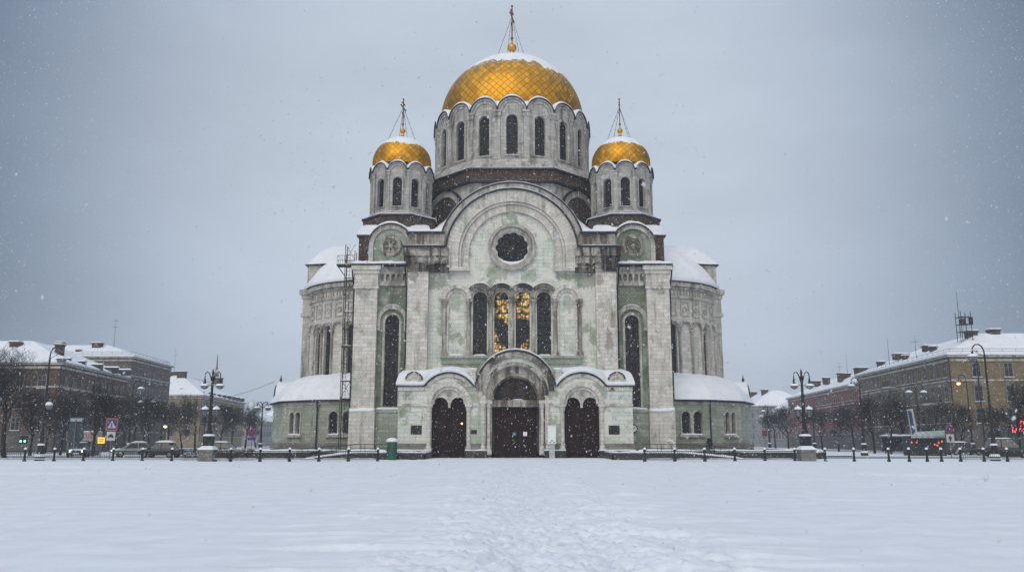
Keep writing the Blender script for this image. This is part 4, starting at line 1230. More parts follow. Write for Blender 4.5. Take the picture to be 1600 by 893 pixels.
# scaffold tower up the left side
sc = thing('scaffold_tower', 'tall narrow dark steel scaffold with ladders and a railed platform against the left bay', 'scaffold', (-18.1, 91.2, .6))
X0, X1, Y0, Y1 = -18.6, -17.55, 90.75, 91.75; ZT = 22.2
mb = MB()
for x in (X0, X1):
    for y in (Y0, Y1): mb.tube([(x, y, .6), (x, y, ZT + (1.1 if x == X0 else .4))], .045, 6)
mb.build('standard', MT['rust'], sc)
mb = MB(); z = 2.4; k = 0
while z < ZT + .2:
    for y in (Y0, Y1): mb.tube([(X0 - .06, y, z), (X1 + .06, y, z)], .035, 5)
    for x in (X0, X1): mb.tube([(x, Y0, z), (x, Y1, z)], .035, 5)
    if k % 2 == 0:
        mb.tube([(X0, Y0, z), (X1, Y0, z + 1.9)], .026, 5); mb.tube([(X1, Y1, z), (X0, Y1, z + 1.9)], .026, 5)
    for q in range(5):
        mb.tube([(X0 + .12, Y0 + .1, z + .38 * q), (X0 + .5, Y0 + .1, z + .38 * q)], .02, 4)
    z += 1.9; k += 1
for x in (X0 + .12, X0 + .5): mb.tube([(x, Y0 + .1, 2), (x, Y0 + .1, ZT)], .022, 4)
mb.build('bracing', MT['rust'], sc)
mb = MB(); mb.box(X0 - .95, X1 + .1, Y0 - .1, Y1 + .1, 20.9, 21.05); mb.box(X0 - .1, X1 + .1, Y0, Y1, 11.8, 11.88)
pl = mb.build('platform', MT['rust'], sc)
mb = MB()
for z in (21.5, 22.05): mb.tube([(X1, Y0 - .05, z), (X0 - .9, Y0 - .05, z), (X0 - .9, Y1, z)], .025, 5)
for i in range(6): mb.tube([(X0 - .9 + i * .2, Y0 - .05, 21.0), (X0 - .9 + i * .2, Y0 - .05, 22.05)], .018, 4)
mb.tube([(X0 - .9, Y0, 20.9), (X0, Y0, 19.7)], .03, 5); mb.tube([(X0 - .9, Y1, 20.9), (X0, Y1, 19.7)], .03, 5)
mb.build('guard_rail', MT['rust'], pl)
for z in (8.1, 11.9, 15.7, 19.5): snow_piece('snow', sc, [(X0, z + .04), (X1, z + .04)], Y0 - .04, Y0 + .05, .07, seed=z)
snow_piece('snow', pl, [(X0 - .95, 21.05), (X1, 21.05)], Y0 - .1, Y1, .1, taper=False)
# ================================================================== TOWN BEHIND THE SQUARE
def X_at(px, Y): return (px - 800) / 1300 * Y * .982

def offset_poly(P, d):
    n = len(P); out = []
    c = Vector((sum(p[0] for p in P) / n, sum(p[1] for p in P) / n))
    L_ = []
    for i in range(n):
        p, q = Vector(P[i]), Vector(P[(i + 1) % n]); t = (q - p).normalized(); nn = Vector((-t.y, t.x))
        if (c - p).dot(nn) < 0: nn = -nn
        L_.append((p + nn * d, t))
    for i in range(n):
        (p, t), (q, u) = L_[i - 1], L_[i]
        den = t.x * u.y - t.y * u.x
        s = ((q.x - p.x) * u.y - (q.y - p.y) * u.x) / den
        out.append(tuple(p + t * s))
    return out

def plaster(name, c, c2, seed):
    return stone(name, c, c2, moss=[x * .7 for x in c], moss_lo=.52, moss_hi=.68, moss_amt=.5, dirt=(.05, .045, .045), d_lo=.5, d_hi=.78, d_amt=.45, bw=.9, bh=.3, mortar=.85, seed=seed, msize=.01)
T_glass = glass_mat('house_window_glass')
T_frame = simple('grey_window_frame', (.17, .165, .16), .7)
T_brick = stone('chimney_brick', (.075, .05, .042), (.11, .075, .06), bw=.3, bh=.1, seed=51)
T_snow2 = snow_mat('town_roof_snow', .6, .5, .3, (.80, .83, .88))
win_cache = {}
def house_window(parent, M, w, h, style=0):
    key = (round(w, 2), round(h, 2), style)
    p = M.translation; rz = M.to_euler().z
    base = parent
    loc = p - base.location
    if key not in win_cache:
        mb = MB()
        mb.box(-w / 2, w / 2, -.03, .02, 0, h, 0)
        mb.box(-.04, .04, -.06, -.031, 0, h, 1); mb.box(-w / 2, w / 2, -.06, -.031, h * .66, h * .66 + .07, 1)
        for x0, x1 in ((-w / 2 - .14, -w / 2), (w / 2, w / 2 + .14)): mb.box(x0, x1, -.1, .02, -.02, h + .12, 1)
        mb.box(-w / 2, w / 2, -.1, .02, h, h + .12, 1)
        mb.box(-w / 2 - .22, w / 2 + .22, -.22, .02, -.14, -.021, 1)
        mb.box(-w / 2 - .2, w / 2 + .2, -.22, -.04, -.02, .05, 2)
        if style == 1:
            mb.plate([(-w / 2 - .3, h + .3), (w / 2 + .3, h + .3), (w / 2 + .3, h + .4), (0, h + .8), (-w / 2 - .3, h + .4)], [], -.2, .02, 1)
            mb.box(-w / 2 - .3, w / 2 + .3, -.2, .02, h + .2, h + .3, 1)
        o = mb.build('window', [T_glass, T_frame, MT['snow']], base, loc=loc, rz=rz); win_cache[key] = o.data
        return o
    return obj('window', win_cache[key], base, loc, rz)

def building(name, label, P, eave, rise, inset, wall, rows, faces, snow=T_snow2, chim=(), dorm=(), rail=False, group=None, base=None, base_h=3.6, cornice=MT['trim'], pipes=()):
    """P: footprint; faces: (p, q, n windows, margin) seen from outside with p on the left; rows: (sill, w, h, style)"""
    cx = sum(p[0] for p in P) / len(P); cy_ = sum(p[1] for p in P) / len(P)
    t = thing(name, label, 'building', (cx, cy_, 0), 0, group)
    mb = MB(); mb.prism(P, -.1, eave); wl = mb.build('wall', wall, t)
    mb = MB()
    O = offset_poly(P, -.45)
    mb.prism(offset_poly(P, -.2), eave - .9, eave - .55); mb.prism(O, eave - .28, eave + .02)
    mb.prism(offset_poly(P, -.12), eave - 3.9, eave - 3.65) if eave > 12 else None
    mb.build('cornice', cornice, t)
    if base:
        mb = MB(); mb.prism(offset_poly(P, -.1), -.1, base_h); mb.prism(offset_poly(P, -.2), base_h, base_h + .3); mb.build('ground_storey', base, t)
    mb = MB()
    I = offset_poly(P, inset); n = len(P)
    O2 = offset_poly(P, -.55)
    vs = [(p[0], p[1], eave + .03) for p in O2] + [(p[0], p[1], eave + .28) for p in O2] + [(p[0], p[1], eave + rise) for p in I]
    fs = []
    for k in (0, 1):
        for i in range(n): j = (i + 1) % n; fs.append((k * n + i, k * n + j, k * n + n + j, k * n + n + i))
    fs.append(tuple(range(2 * n, 3 * n)))
    mb.add(vs, fs); rf = mb.build('roof', snow, t)
    for (x, y, z0, w, d_, h) in chim:
        mb = MB(); mb.box(x - w / 2, x + w / 2, y - d_ / 2, y + d_ / 2, z0, z0 + h); mb.box(x - w / 2 - .12, x + w / 2 + .12, y - d_ / 2 - .12, y + d_ / 2 + .12, z0 + h - .25, z0 + h)
        mb.box(x - w / 2 - .1, x + w / 2 + .1, y - d_ / 2 - .1, y + d_ / 2 + .1, z0 + h + .003, z0 + h + .2, 1)
        mb.build('chimney', [T_brick, MT['snow']], rf)
    for (x, y, z0, a) in dorm:
        M = Matrix.Translation((x, y, 0)) @ Matrix.Rotation(a, 4, 'Z'); mb = MB()
        mb.box(-.42, .42, -.5, 1.8, z0 - .3, z0 + .75, 0, M); mb.plate([(-.6, z0 + .75), (.6, z0 + .75), (.3, z0 + 1.0), (-.3, z0 + 1.0)], [], -.6, 2.2, 1, M)
        mb.build('dormer', [MT['iron'], MT['snow']], rf)
    if rail:
        mb = MB(); Q = offset_poly(P, .3); Q = Q + Q[:1]
        for z in (.55, .95): mb.tube([(p[0], p[1], eave + z + .1) for p in Q], .03, 4)
        for p, q in zip(Q[:-1], Q[1:]):
            k = max(1, int((Vector(q) - Vector(p)).length / 2))
            for i in range(k):
                r = Vector(p).lerp(Vector(q), i / k); mb.tube([(r.x, r.y, eave + .1), (r.x, r.y, eave + 1.08)], .025, 4)
        mb.build('roof_railing', MT['iron'], t)
    for (p, q, nw, mg) in faces:
        p, q = Vector(p), Vector(q); d = q - p; Ln = d.length; a = math.atan2(d.y, d.x)
        for (z, w, h, st) in rows:
            for i in range(nw):
                s_ = mg + (Ln - 2 * mg) * (i + .5) / nw
                r = p + d * (s_ / Ln)
                if base and z < base_h: continue
                house_window(t, Matrix.Translation((r.x, r.y, z)) @ Matrix.Rotation(a, 4, 'Z'), w, h, st)
    for (x, y) in pipes:
        mb = MB(); mb.tube([(x, y, eave - .2), (x, y, .3)], .09, 6); mb.build('drainpipe', MT['iron'], t)
    return t

def balcony(t, p, a, z, w=3.2):
    M = Matrix.Translation((p[0], p[1], 0)) @ Matrix.Rotation(a, 4, 'Z'); mb = MB()
    mb.box(-w / 2, w / 2, -1.1, 0, z - .18, z, 0, M)
    for h in (.1, 1.0): mb.tube([M @ Vector((-w / 2, 0, z + h)), M @ Vector((-w / 2, -1.05, z + h)), M @ Vector((w / 2, -1.05, z + h)), M @ Vector((w / 2, 0, z + h))], .035, 4, 1)
    k = 0
    for i in range(13):
        x = -w / 2 + w * i / 12; mb.tube([M @ Vector((x, -1.05, z)), M @ Vector((x, -1.05, z + 1))], .022, 4, 1)
    mb.box(-w / 2, w / 2, -1.1, -.05, z + .003, z + .12, 2, M)
    mb.build('balcony', [MT['trim'], MT['iron'], MT['snow']], t)

def mast(t, x, y, z0, h, arms=0, r=.05):
    mb = MB(); mb.tube([(x, y, z0), (x, y, z0 + h)], [r, r * .4], 5)
    for i in range(arms):
        z = z0 + h * (.72 + .2 * i); mb.tube([(x - .7 + .2 * i, y, z), (x + .7 - .2 * i, y, z + .1)], .03, 4)
    mb.build('aerial_mast', MT['iron'], t)

W_brown = plaster('brown_brick_wall', (.085, .052, .04), (.12, .075, .055), 61)
W_tan = plaster('grey_tan_wall', (.13, .11, .095), (.165, .14, .12), 62)
W_cream = plaster('cream_wall', (.30, .235, .15), (.34, .275, .18), 63)
W_yellow = plaster('ochre_wall', (.20, .152, .085), (.235, .18, .105), 64)
W_pink = plaster('faded_red_wall', (.30, .085, .085), (.34, .115, .11), 65)
W_grey = plaster('grey_wall', (.30, .31, .33), (.36, .36, .38), 66)
W_stone = plaster('grey_shop_and_shade_storey', (.10, .095, .09), (.14, .13, .125), 67)  # shop stone on the ochre house, painted dimness on the brick and red houses

A0, A1 = (-72, 133), (-76, 165)
tA = building('brick_apartment_house', 'dark brown brick apartment house with snowy hip roof and chimneys behind the tall crook lamp', [(-106, 133), A0, A1, (-106, 165)], 14, 4.6, 9, W_brown,
              [(10.0, 1.2, 1.9, 0), (6.7, 1.2, 1.9, 0), (3.4, 1.2, 1.9, 0)], [(A0, A1, 9, 1), ((-106, 133), A0, 9, 1)],
              base=W_stone, base_h=3.0, chim=[(-83.5, 139.5, 16.2, 1.5, 1.2, 1.9), (-76.6, 140.5, 15.7, 1.1, 1.1, 2.1), (-93, 140, 16.4, 1.6, 1.3, 2.0), (-79.6, 146, 17.0, 1.0, 1.0, 1.8)],  # dark storey added to paint in the dimness below the trees
              dorm=[(-73.8, y, 14.4, R(97)) for y in (138, 143, 149, 155, 160)] + [(-85, 135.2, 15.0, 0)], pipes=[(-71.9, 132.8)])
balcony(tA, (-73.9, 148.5), R(97), 9.8)
B0, B1 = (-77.2, 169), (-78.6, 192)
tB = building('corner_apartment_house', 'taller grey tan house with a railing round its snowy roof, behind the brick house', [(-110, 169), B0, B1, (-110, 192)], 18.6, 3.4, 9, W_tan,
              [(14.2, 1.2, 2.0, 0), (10.7, 1.2, 2.0, 0), (7.2, 1.2, 2.0, 0), (3.6, 1.2, 2.0, 0)], [(B0, B1, 6, 1), ((-110, 169), B0, 6, 8)], rail=True,
              chim=[(-88, 176, 21, 1.8, 1.3, 1.2), (-97, 178, 21, 1.8, 1.3, 1.3)], dorm=[(-90, 172.3, 19.6, 0)])
mast(tB, -85.5, 178, 21.2, 6.5, 2)
C0, C1 = (-84, 227), (-88, 276)
tC = building('cream_apartment_house', 'cream apartment house with small dormers on its snowy roof, behind the left lantern lamp', [(-104, 227), C0, C1, (-104, 276)], 14, 6.0, 8.5, W_cream,
              [(10.2, 1.2, 1.9, 0), (6.6, 1.2, 1.9, 0), (3.0, 1.2, 1.9, 0)], [(C0, C1, 15, 1), ((-104, 227), C0, 4, 1)],
              chim=[(-93, 235, 19, 2.2, 1.6, 2), (-92, 262, 19.5, 2.2, 1.4, 1.8), (-98, 238, 19, 5, 1.6, 2.2)],
              dorm=[(-85.4 - .08 * k, 231 + 4.6 * k, 14.5, R(95)) for k in range(9)] + [(-97, 229.4, 15.2, 0), (-90.5, 229.4, 15.2, 0)], pipes=[(-83.9, 226.8)])
mast(tC, -94, 232, 19.5, 8, 1)
tH = building('distant_house', 'distant low grey house with a snowy roof at the far end of the left street', [(-101, 300), (-90.5, 300), (-92, 330), (-101, 330)], 9, 4.0, 4.5, W_grey, [(7, 1.2, 1.8, 0), (3.5, 1.2, 1.8, 0)], [((-101, 300), (-90.5, 300), 3, .5), ((-90.5, 300), (-92, 330), 7, .5)])
tI = building('distant_house', 'distant grey house with a broad snowy roof just left of the cathedral', [(-104, 352), (-84, 352), (-84, 380), (-104, 380)], 12, 6.5, 9, W_grey, [(8, 1.2, 1.8, 0), (4, 1.2, 1.8, 0)], [((-104, 352), (-84, 352), 6, .5)])
# tower with a spire far behind
t = thing('spired_tower', 'distant reddish square tower with a thin spire above the cream house roof', 'tower', (X_at(331, 310), 310, 0))
x, y = t.location.x, 310; mb = MB(); mb.box(x - 3, x + 3, y - 3, y + 3, 0, 17.5); mb.box(x - 1.5, x + 1.5, y - 1.5, y + 1.5, 20, 22.5); mb.build('tower', W_brown, t)
mb = MB(); mb.lathe([(5.0, 17.3), (3.2, 19.2), (1.9, 20.2)], 4, a0=45, a1=405, c=(x, y)); mb.lathe([(1.5, 22.5), (1.3, 24), (.8, 26.5), (.3, 29), (.12, 33.5)], 8, c=(x, y)); mb.build('spire', simple('rust_roof', (.16, .085, .07), .7), t)

D0, D1 = (69.6, 168), (66.8, 127)
Lf = []
tD = building('ochre_apartment_house', 'long ochre yellow apartment house with balconies, snowy roof and shops along its ground floor', [D0, D1, (104, 127), (104, 168)], 14.6, 4.6, 9.5, W_yellow,
              [(11.3, 1.15, 2.1, 0), (7.6, 1.15, 2.3, 1), (4.4, 1.3, 2.1, 0)], [(D0, D1, 17, .6), (D1, (104, 127), 7, 1.5)], base=W_stone, rail=True,
              chim=[(75.5, 136, 18.2, 1.6, 1.2, 1.3), (79.5, 136.5, 18.5, 1.6, 1.2, 1.3), (71.6, 141, 16.4, .9, .9, 1.1), (73.5, 146, 17.2, 2.2, 1.1, 1.0), (72.5, 155, 16.6, 2.6, 1.1, 1.1), (71.8, 162, 15.8, 1.2, 1.0, 1.1), (71, 150, 15.9, .8, .8, 1.0)],
              dorm=[(84.5, 130.5, 16.2, 0)], pipes=[(66.6, 126.8), (70.8, 126.7)])
for (yy, z) in ((133.5, 7.5), (150.5, 7.5), (150.5, 11.2)): balcony(tD, (66.8 + 2.8 * (yy - 127) / 41 - .02, yy), R(-94), z)
mast(tD, 72.7, 134, 17, 8.8, 0, .07); mast(tD, 70.3, 155, 15.5, 5.3, 0); mast(tD, 69.6, 143, 15.5, 4.2, 1)
mb = MB()
for q in (-1, 1):
    for r in (-1, 1): mb.tube([(73.1 + q * .8, 133.5 + r * .8, 17.5), (73.1 + q * .8, 133.5 + r * .8, 22.3)], .06, 4)
for z in (19, 20.2, 21.4): mb.box(72.2, 74.0, 132.6, 134.4, z, z + .06)
mb.box(72.5, 73.2, 132.9, 133.6, 20.3, 21.1); mb.box(74.1, 74.4, 133, 133.8, 20.2, 21.4); mb.build('aerial_frame', MT['iron'], tD)
# shop front with a red neon sign, arched gateway
mb = MB(); mb.box(73.8, 92, 126.6, 126.88, .3, 3.5); mb.build('shop_front', simple('dark_green_shopfront', (.012, .05, .045), .4), tD)
mb = MB(); mb.plate(arch_loop(72.4, .1, 2.3, 1.15, 14), [], 126.8, 126.89); mb.band(72.4, 2.3, 1.16, 1.5, 126.7, 126.89, 0, 180, 16, 1); mb.build('gateway', [MT['black'], W_stone], tD)

def text_mesh(body, size, ext=.02):
    cu = bpy.data.curves.new('lettering', 'FONT'); cu.body = body; cu.size = size; cu.extrude = ext; cu.align_x = 'CENTER'; cu.align_y = 'CENTER'
    o = bpy.data.objects.new('tmp_text', cu); COL.objects.link(o)
    dg = bpy.context.evaluated_depsgraph_get(); me = bpy.data.meshes.new_from_object(o.evaluated_get(dg))
    bpy.data.objects.remove(o); return me
def lettering(body, size, mat, parent, loc, rz=0, name='lettering', ext=.02):
    me = text_mesh(body, size, ext)
    me.transform(Matrix.Rotation(R(90), 4, 'X')); me.materials.clear(); me.materials.append(mat)
    o = obj(name, me, parent, loc, rz); return o
neon = simple('red_neon', (.9, .1, .12), .4, emit=(1.0, .06, .10), es=2.2)
ns = thing('neon_sign', 'two line glowing red neon sign above the dark green shop front', 'neon sign', (76.9, 126.4, 3.2))
lettering('Лето', 1.15, neon, ns, (.5, 0, 1.0), name='upper_line'); lettering('Маркет', 1.15, neon, ns, (0, 0, .1), name='lower_line')
mb = MB(); mb.box(-2.6, 2.8, .1, .17, -.7, 1.9); mb.build('backing', MT['black'], ns, loc=(0, 0, 0))

E0, E1 = (76.0, 231), (69.9, 168.6)
tE = building('red_apartment_house', 'faded red apartment house with snowy roof and tall chimneys, adjoining the ochre house', [E0, E1, (98, 168.6), (98, 231)], 13.2, 4.2, 8, W_pink,
              [(10.0, 1.1, 1.9, 0), (6.6, 1.1, 2.2, 0), (3.2, 1.1, 1.9, 0)], [(E0, E1, 20, .5)], base=W_stone, base_h=3.1,  # dark band added so the red wall dims under the trees
              chim=[(74.5, 178, 15.4, 2.4, 1.4, 1.7), (74, 188, 14.8, 1.1, 1.1, 2.0), (77, 193, 15.8, 2.2, 1.4, 1.3), (76, 202, 15.2, 1.4, 1.2, 1.6), (77.5, 213, 15.4, 2, 1.2, 1.4)], dorm=[])
mast(tE, 73.6, 183, 15.4, 5.5, 0); mast(tE, 77, 196, 16, 4, 1)
tF = building('grey_gabled_house', 'low grey house with a steep snowy roof between the red house and the cathedral', [(77.4, 262), (75.6, 234), (92, 234), (92, 262)], 9.2, 4.5, 6.5, W_grey, [(5.6, 1.1, 1.7, 0), (2.4, 1.1, 1.7, 0)], [((77.4, 262), (75.6, 234), 8, .6)], chim=[(84, 245, 13, 1.6, 1.4, 1.6)])
tG = building('grey_gabled_house', 'far grey house with a snowy roof and chimneys nearest the cathedral on the right', [(82, 330), (78.5, 272), (98, 272), (98, 330)], 13.0, 5.4, 8, W_grey, [(9, 1.1, 1.8, 0), (5.6, 1.1, 1.8, 0), (2.4, 1.1, 1.8, 0)], [((82, 330), (78.5, 272), 12, .6)], chim=[(86, 285, 17, 2, 1.5, 2.0), (88, 305, 17.4, 2, 1.5, 2.0)])
# low wooded rise closing the view
mb = MB(); vs = []; fs = []
for i in range(61):
    x = -420 + 14 * i
    h = 16 + 7 * jit(x * .012, 2.0) + 3 * jit(x * .05, 5.0)
    vs += [(x, 520, -.5), (x, 560, h), (x, 640, h * .9), (x, 700, -.5)]
for i in range(60):
    for k in range(3): fs.append((4 * i + k, 4 * i + 4 + k, 4 * i + 5 + k, 4 * i + 1 + k))
mb.add(vs, fs); tag(mb.build('hills', simple('far_winter_wood', (.16, .16, .17), .95, 0, .35, .15), smooth=True), kind='structure')
# ================================================================== TREES
def tree_meshes(seed, H=8.0, spread=.62, depth=5, lean=0.0):
    rr = random.Random(seed)
    trunk, crown = MB(), MB()
    def limb(p, d, ln, r, lv):
        mb = trunk if lv <= 1 else crown
        segs = 5 if lv == 0 else (4 if lv < 3 else 3)
        pts = [p]; rad = [r]; q = p.copy(); dd = d.copy()
        nodes = []
        for i in range(segs):
            wob = .10 if lv == 0 else .20
            dd = (dd + Vector((rr.uniform(-wob, wob), rr.uniform(-wob, wob), rr.uniform(-wob * .4, wob * .75)))).normalized()
            q = q + dd * (ln / segs); pts.append(q.copy())
            rad.append(r * (1 - .62 * (i + 1) / segs) if lv else r * (1 - .45 * (i + 1) / segs)); nodes.append((q.copy(), dd.copy(), rad[-1]))
        mb.tube(pts, [max(x, .007) for x in rad], 7 if lv == 0 else (5 if lv < 2 else 3))
        if lv >= depth: return
        n = {0: 7, 1: 6, 2: 5, 3: 4, 4: 4}.get(lv, 3)
        for i in range(n):
            t = rr.uniform(.45 if lv == 0 else .22, 1.0)
            k = min(segs - 1, int(t * segs)); b, bd, br = nodes[k]
            ax = Vector((rr.uniform(-1, 1), rr.uniform(-1, 1), rr.uniform(-.1, .7))).normalized()
            nd = (bd * (1 - spread) + ax * spread + Vector((0, 0, .16))).normalized()
            limb(b, nd, ln * rr.uniform(.55, .85) * (.8 if lv == 0 else .92), br * rr.uniform(.55, .75), lv + 1)
    limb(Vector((0, 0, -.1)), Vector((lean, 0, 1)).normalized(), H * .42, H * .021, 0)
    return trunk, crown
protos = []
for i, (h, sp, ln) in enumerate(((8.5, .62, .05), (8.0, .72, -.08), (9.5, .58, .0), (8.0, .8, .12), (13.0, .66, .05))):
    a, b = tree_meshes(100 + i, h, sp, 5, ln)
    protos.append((a.build('trunk', MT['limb'], None, loc=(0, 0, 0)), b.build('crown', MT['bark'], None, loc=(0, 0, 0))))
def place_tree(k, x, y, rz, s, label, group):
    t = thing('bare_tree', label, 'tree', (x, y, 0), rz, group); s *= 1.04; t.scale = (s, s, s)
    for o in protos[k]:
        c = o.copy(); COL.objects.link(c); c.parent = t
    return t
GL = 'bare trees along the left street'; GR = 'bare trees along the right street'
rt = random.Random(11)
left = [(8, 86, 4, 1.0, 'tall bare tree with snowy spreading limbs at the left edge of the view'), (-25, 92, 4, .9, 'tall bare tree cut by the left edge, behind the crook lamp'), (48, 100, 0, 1.0, 'bare tree between the left edge tree and the tall crook lamp'),
        (95, 104, 1, 1.05, 'bare tree standing just right of the tall crook lamp'), (146, 96, 2, .92, 'forked bare tree between the billboard and the crossing sign'), (186, 100, 3, 1.0, 'low spreading bare tree right of the crossing sign'),
        (125, 122, 2, 1.0, 'bare tree behind the billboard, in front of the brown brick house'), (232, 118, 0, 1.0, 'bare tree under the tan corner house, right of the second crook lamp'), (262, 124, 1, 1.05, 'bare tree above the amber street light'),
        (285, 130, 3, 1.0, 'spreading bare tree left of the lantern lamp, under the cream house'), (305, 150, 2, 1.1, 'bare tree immediately left of the lantern lamp, farther back'), (345, 138, 0, 1.0, 'bare tree immediately right of the left lantern lamp'),
        (362, 160, 1, 1.15, 'bare tree under the receding side of the cream house'), (383, 172, 2, 1.1, 'bare tree left of the no parking sign near the cathedral'), (400, 200, 3, 1.2, 'farthest bare tree beside the small twin lamp by the cathedral'), (210, 145, 2, 1.1, 'bare tree where the brick house meets the tan corner house'), (70, 118, 3, 1.1, 'spreading bare tree in front of the brick house corner')]
for (px, Y, k, s, lab) in left: place_tree(k, X_at(px, Y), Y, rt.uniform(0, 6), s, lab, GL)
right = [(1212, 190, 2, 1.1, 'bare tree in front of the low grey house right of the cathedral'), (1232, 165, 0, 1.1, 'bare tree left of the right lantern lamp, under the red house'), (1285, 150, 1, 1.1, 'bare tree right of the right lantern lamp, under the red house'), (1310, 140, 3, 1.05, 'spreading bare tree before the middle of the red house'),
         (1335, 160, 2, 1.0, 'bare tree where the red house meets the ochre house'), (1366, 118, 0, 1.0, 'bare tree before the left end of the ochre house'), (1392, 112, 1, 1.0, 'bare tree left of the tilted blue banner'), (1416, 120, 2, .95, 'bare tree behind the tilted blue banner'), (1462, 112, 3, 1.0, 'spreading bare tree behind the snowy awning stall'),
         (1503, 116, 0, .85, 'bare tree at the corner of the ochre house, by the amber light'), (1562, 104, 1, .85, 'bare tree right of the tall right crook lamp'), (1592, 92, 2, .95, 'bare tree at the right edge of the view before the neon sign'), (1640, 98, 4, .8, 'tall bare tree reaching in from the right edge')]
for (px, Y, k, s, lab) in right: place_tree(k, X_at(px, Y), Y, rt.uniform(0, 6), s, lab, GR)
for a, b in protos:
    bpy.data.objects.remove(a); bpy.data.objects.remove(b)

# ================================================================== STREET LAMPS
milk = simple('milky_lamp_glass', (.13, .15, .17), .35, 0, .1)
amber = simple('lit_amber_lamp', (.9, .6, .3), .4, emit=(1.0, .62, .22), es=5.0)
def lantern_lamp(x, y, label):
    t = thing('lantern_lamp', label, 'street lamp', (x, y, 0), 0, 'four armed lantern lamps on stone pedestals')
    mb = MB(); mb.prism([(x - .6, y - .6), (x + .6, y - .6), (x + .6, y + .6), (x - .6, y + .6)], -.1, .85); mb.prism([(x - .66, y - .66), (x + .66, y - .66), (x + .66, y + .66), (x - .66, y + .66)], .85, .97)
    mb.build('pedestal', stone('pedestal_stone', (.17, .165, .16), (.23, .22, .21), d_amt=.5, flecks=.4, bw=.6, bh=.35, seed=71), t)
    mb = MB(); mb.lathe([(.94, .96), (.92, 1.03), (.78, 1.13), (.55, 1.26), (.38, 1.32)], 4, a0=45, a1=405, c=(x, y)); mb.build('pedestal_snow', MT['snow'], t)
    mb = MB(); mb.prism([(x - .36, y - .36), (x + .36, y - .36), (x + .36, y + .36), (x - .36, y + .36)], .97, 1.95)
    mb.lathe([(.5, 1.95), (.5, 2.08), (.34, 2.16), (.26, 2.5), (.18, 2.6), (.16, 3.6), (.2, 3.66), (.2, 3.8), (.14, 3.9), (.12, 5.3), (.17, 5.36), (.17, 5.48), (.11, 5.56), (.1, 6.9), (.16, 6.96), (.16, 7.1), (.07, 7.16), (.1, 7.4), (.02, 7.75)], 12, c=(x, y))
    mb.build('column', MT['black'], t)
    mb = MB(); mb.lathe([(.5, 2.08), (.46, 2.2), (.3, 2.26)], 12, c=(x, y)); mb.build('column_snow', MT['snow'], t)
    for q in (-1, 1):
        mb = MB()
        pts = [(x + q * r, y, z) for r, z in ((.08, 6.6), (.2, 7.1), (.33, 7.4), (.5, 7.48), (.63, 7.35), (.67, 7.05), (.66, 6.85))]
        mb.tube(pts, .045, 6); mb.tube([(x + q * .1, y, 6.3), (x + q * .4, y, 6.42), (x + q * .6, y, 6.35)], .025, 5); mb.sphere((x + q * .66, y, 6.8), .1, 8, 6)
        am = mb.build('upper_arm', MT['black'], t)
        mb = MB(); mb.lathe([(.06, 6.85), (.11, 6.6), (.13, 6.46), (.36, 6.34), (.38, 6.26)], 16, c=(x + q * .66, y)); mb.build('lamp_shade', MT['black'], am)
        mb = MB(); mb.lathe([(.33, 6.27), (.3, 6.16), (.21, 6.06), (.08, 6.0), (0, 5.99)], 16, c=(x + q * .66, y)); mb.build('globe', milk, am, smooth=True)
        mb = MB(); mb.lathe([(.40, 6.28), (.37, 6.36), (.25, 6.45), (.13, 6.48)], 16, c=(x + q * .66, y)); mb.build('shade_snow', MT['snow'], am, smooth=True)
        mb = MB(); mb.tube([(x + q * .1, y, 3.3), (x + q * .28, y, 3.2), (x + q * .44, y, 3.35), (x + q * .47, y, 3.55)], .045, 6); mb.lathe([(.06, 3.5), (.16, 3.62), (.2, 3.66)], 6, c=(x + q * .47, y)); la = mb.build('lower_arm', MT['black'], t)
        mb = MB(); mb.lathe([(.14, 3.66), (.27, 4.24)], 6, c=(x + q * .47, y)); mb.build('lantern', milk, la)
        mb = MB(); 
        for k in range(6):
            a = k * PI / 3; mb.tube([(x + q * .47 + .145 * sin(a), y - .145 * cos(a), 3.66), (x + q * .47 + .28 * sin(a), y - .28 * cos(a), 4.24)], .02, 4)
        mb.lathe([(.31, 4.24), (.31, 4.29), (.16, 4.42)], 6, c=(x + q * .47, y)); mb.build('lantern_frame', MT['black'], la)
        mb = MB(); mb.lathe([(.32, 4.30), (.29, 4.4), (.19, 4.51), (.06, 4.57), (0, 4.58)], 12, c=(x + q * .47, y)); mb.sphere((x + q * .47, y, 4.62), .045, 6, 4); mb.build('lantern_snow', MT['snow'], la, smooth=True)
    return t
lantern_lamp(X_at(323.5, 71), 71.3, 'black four armed lantern lamp on a snowy stone pedestal before the cream house')
lantern_lamp(X_at(1261, 71), 71.3, 'black four armed lantern lamp on a snowy stone pedestal before the red house')

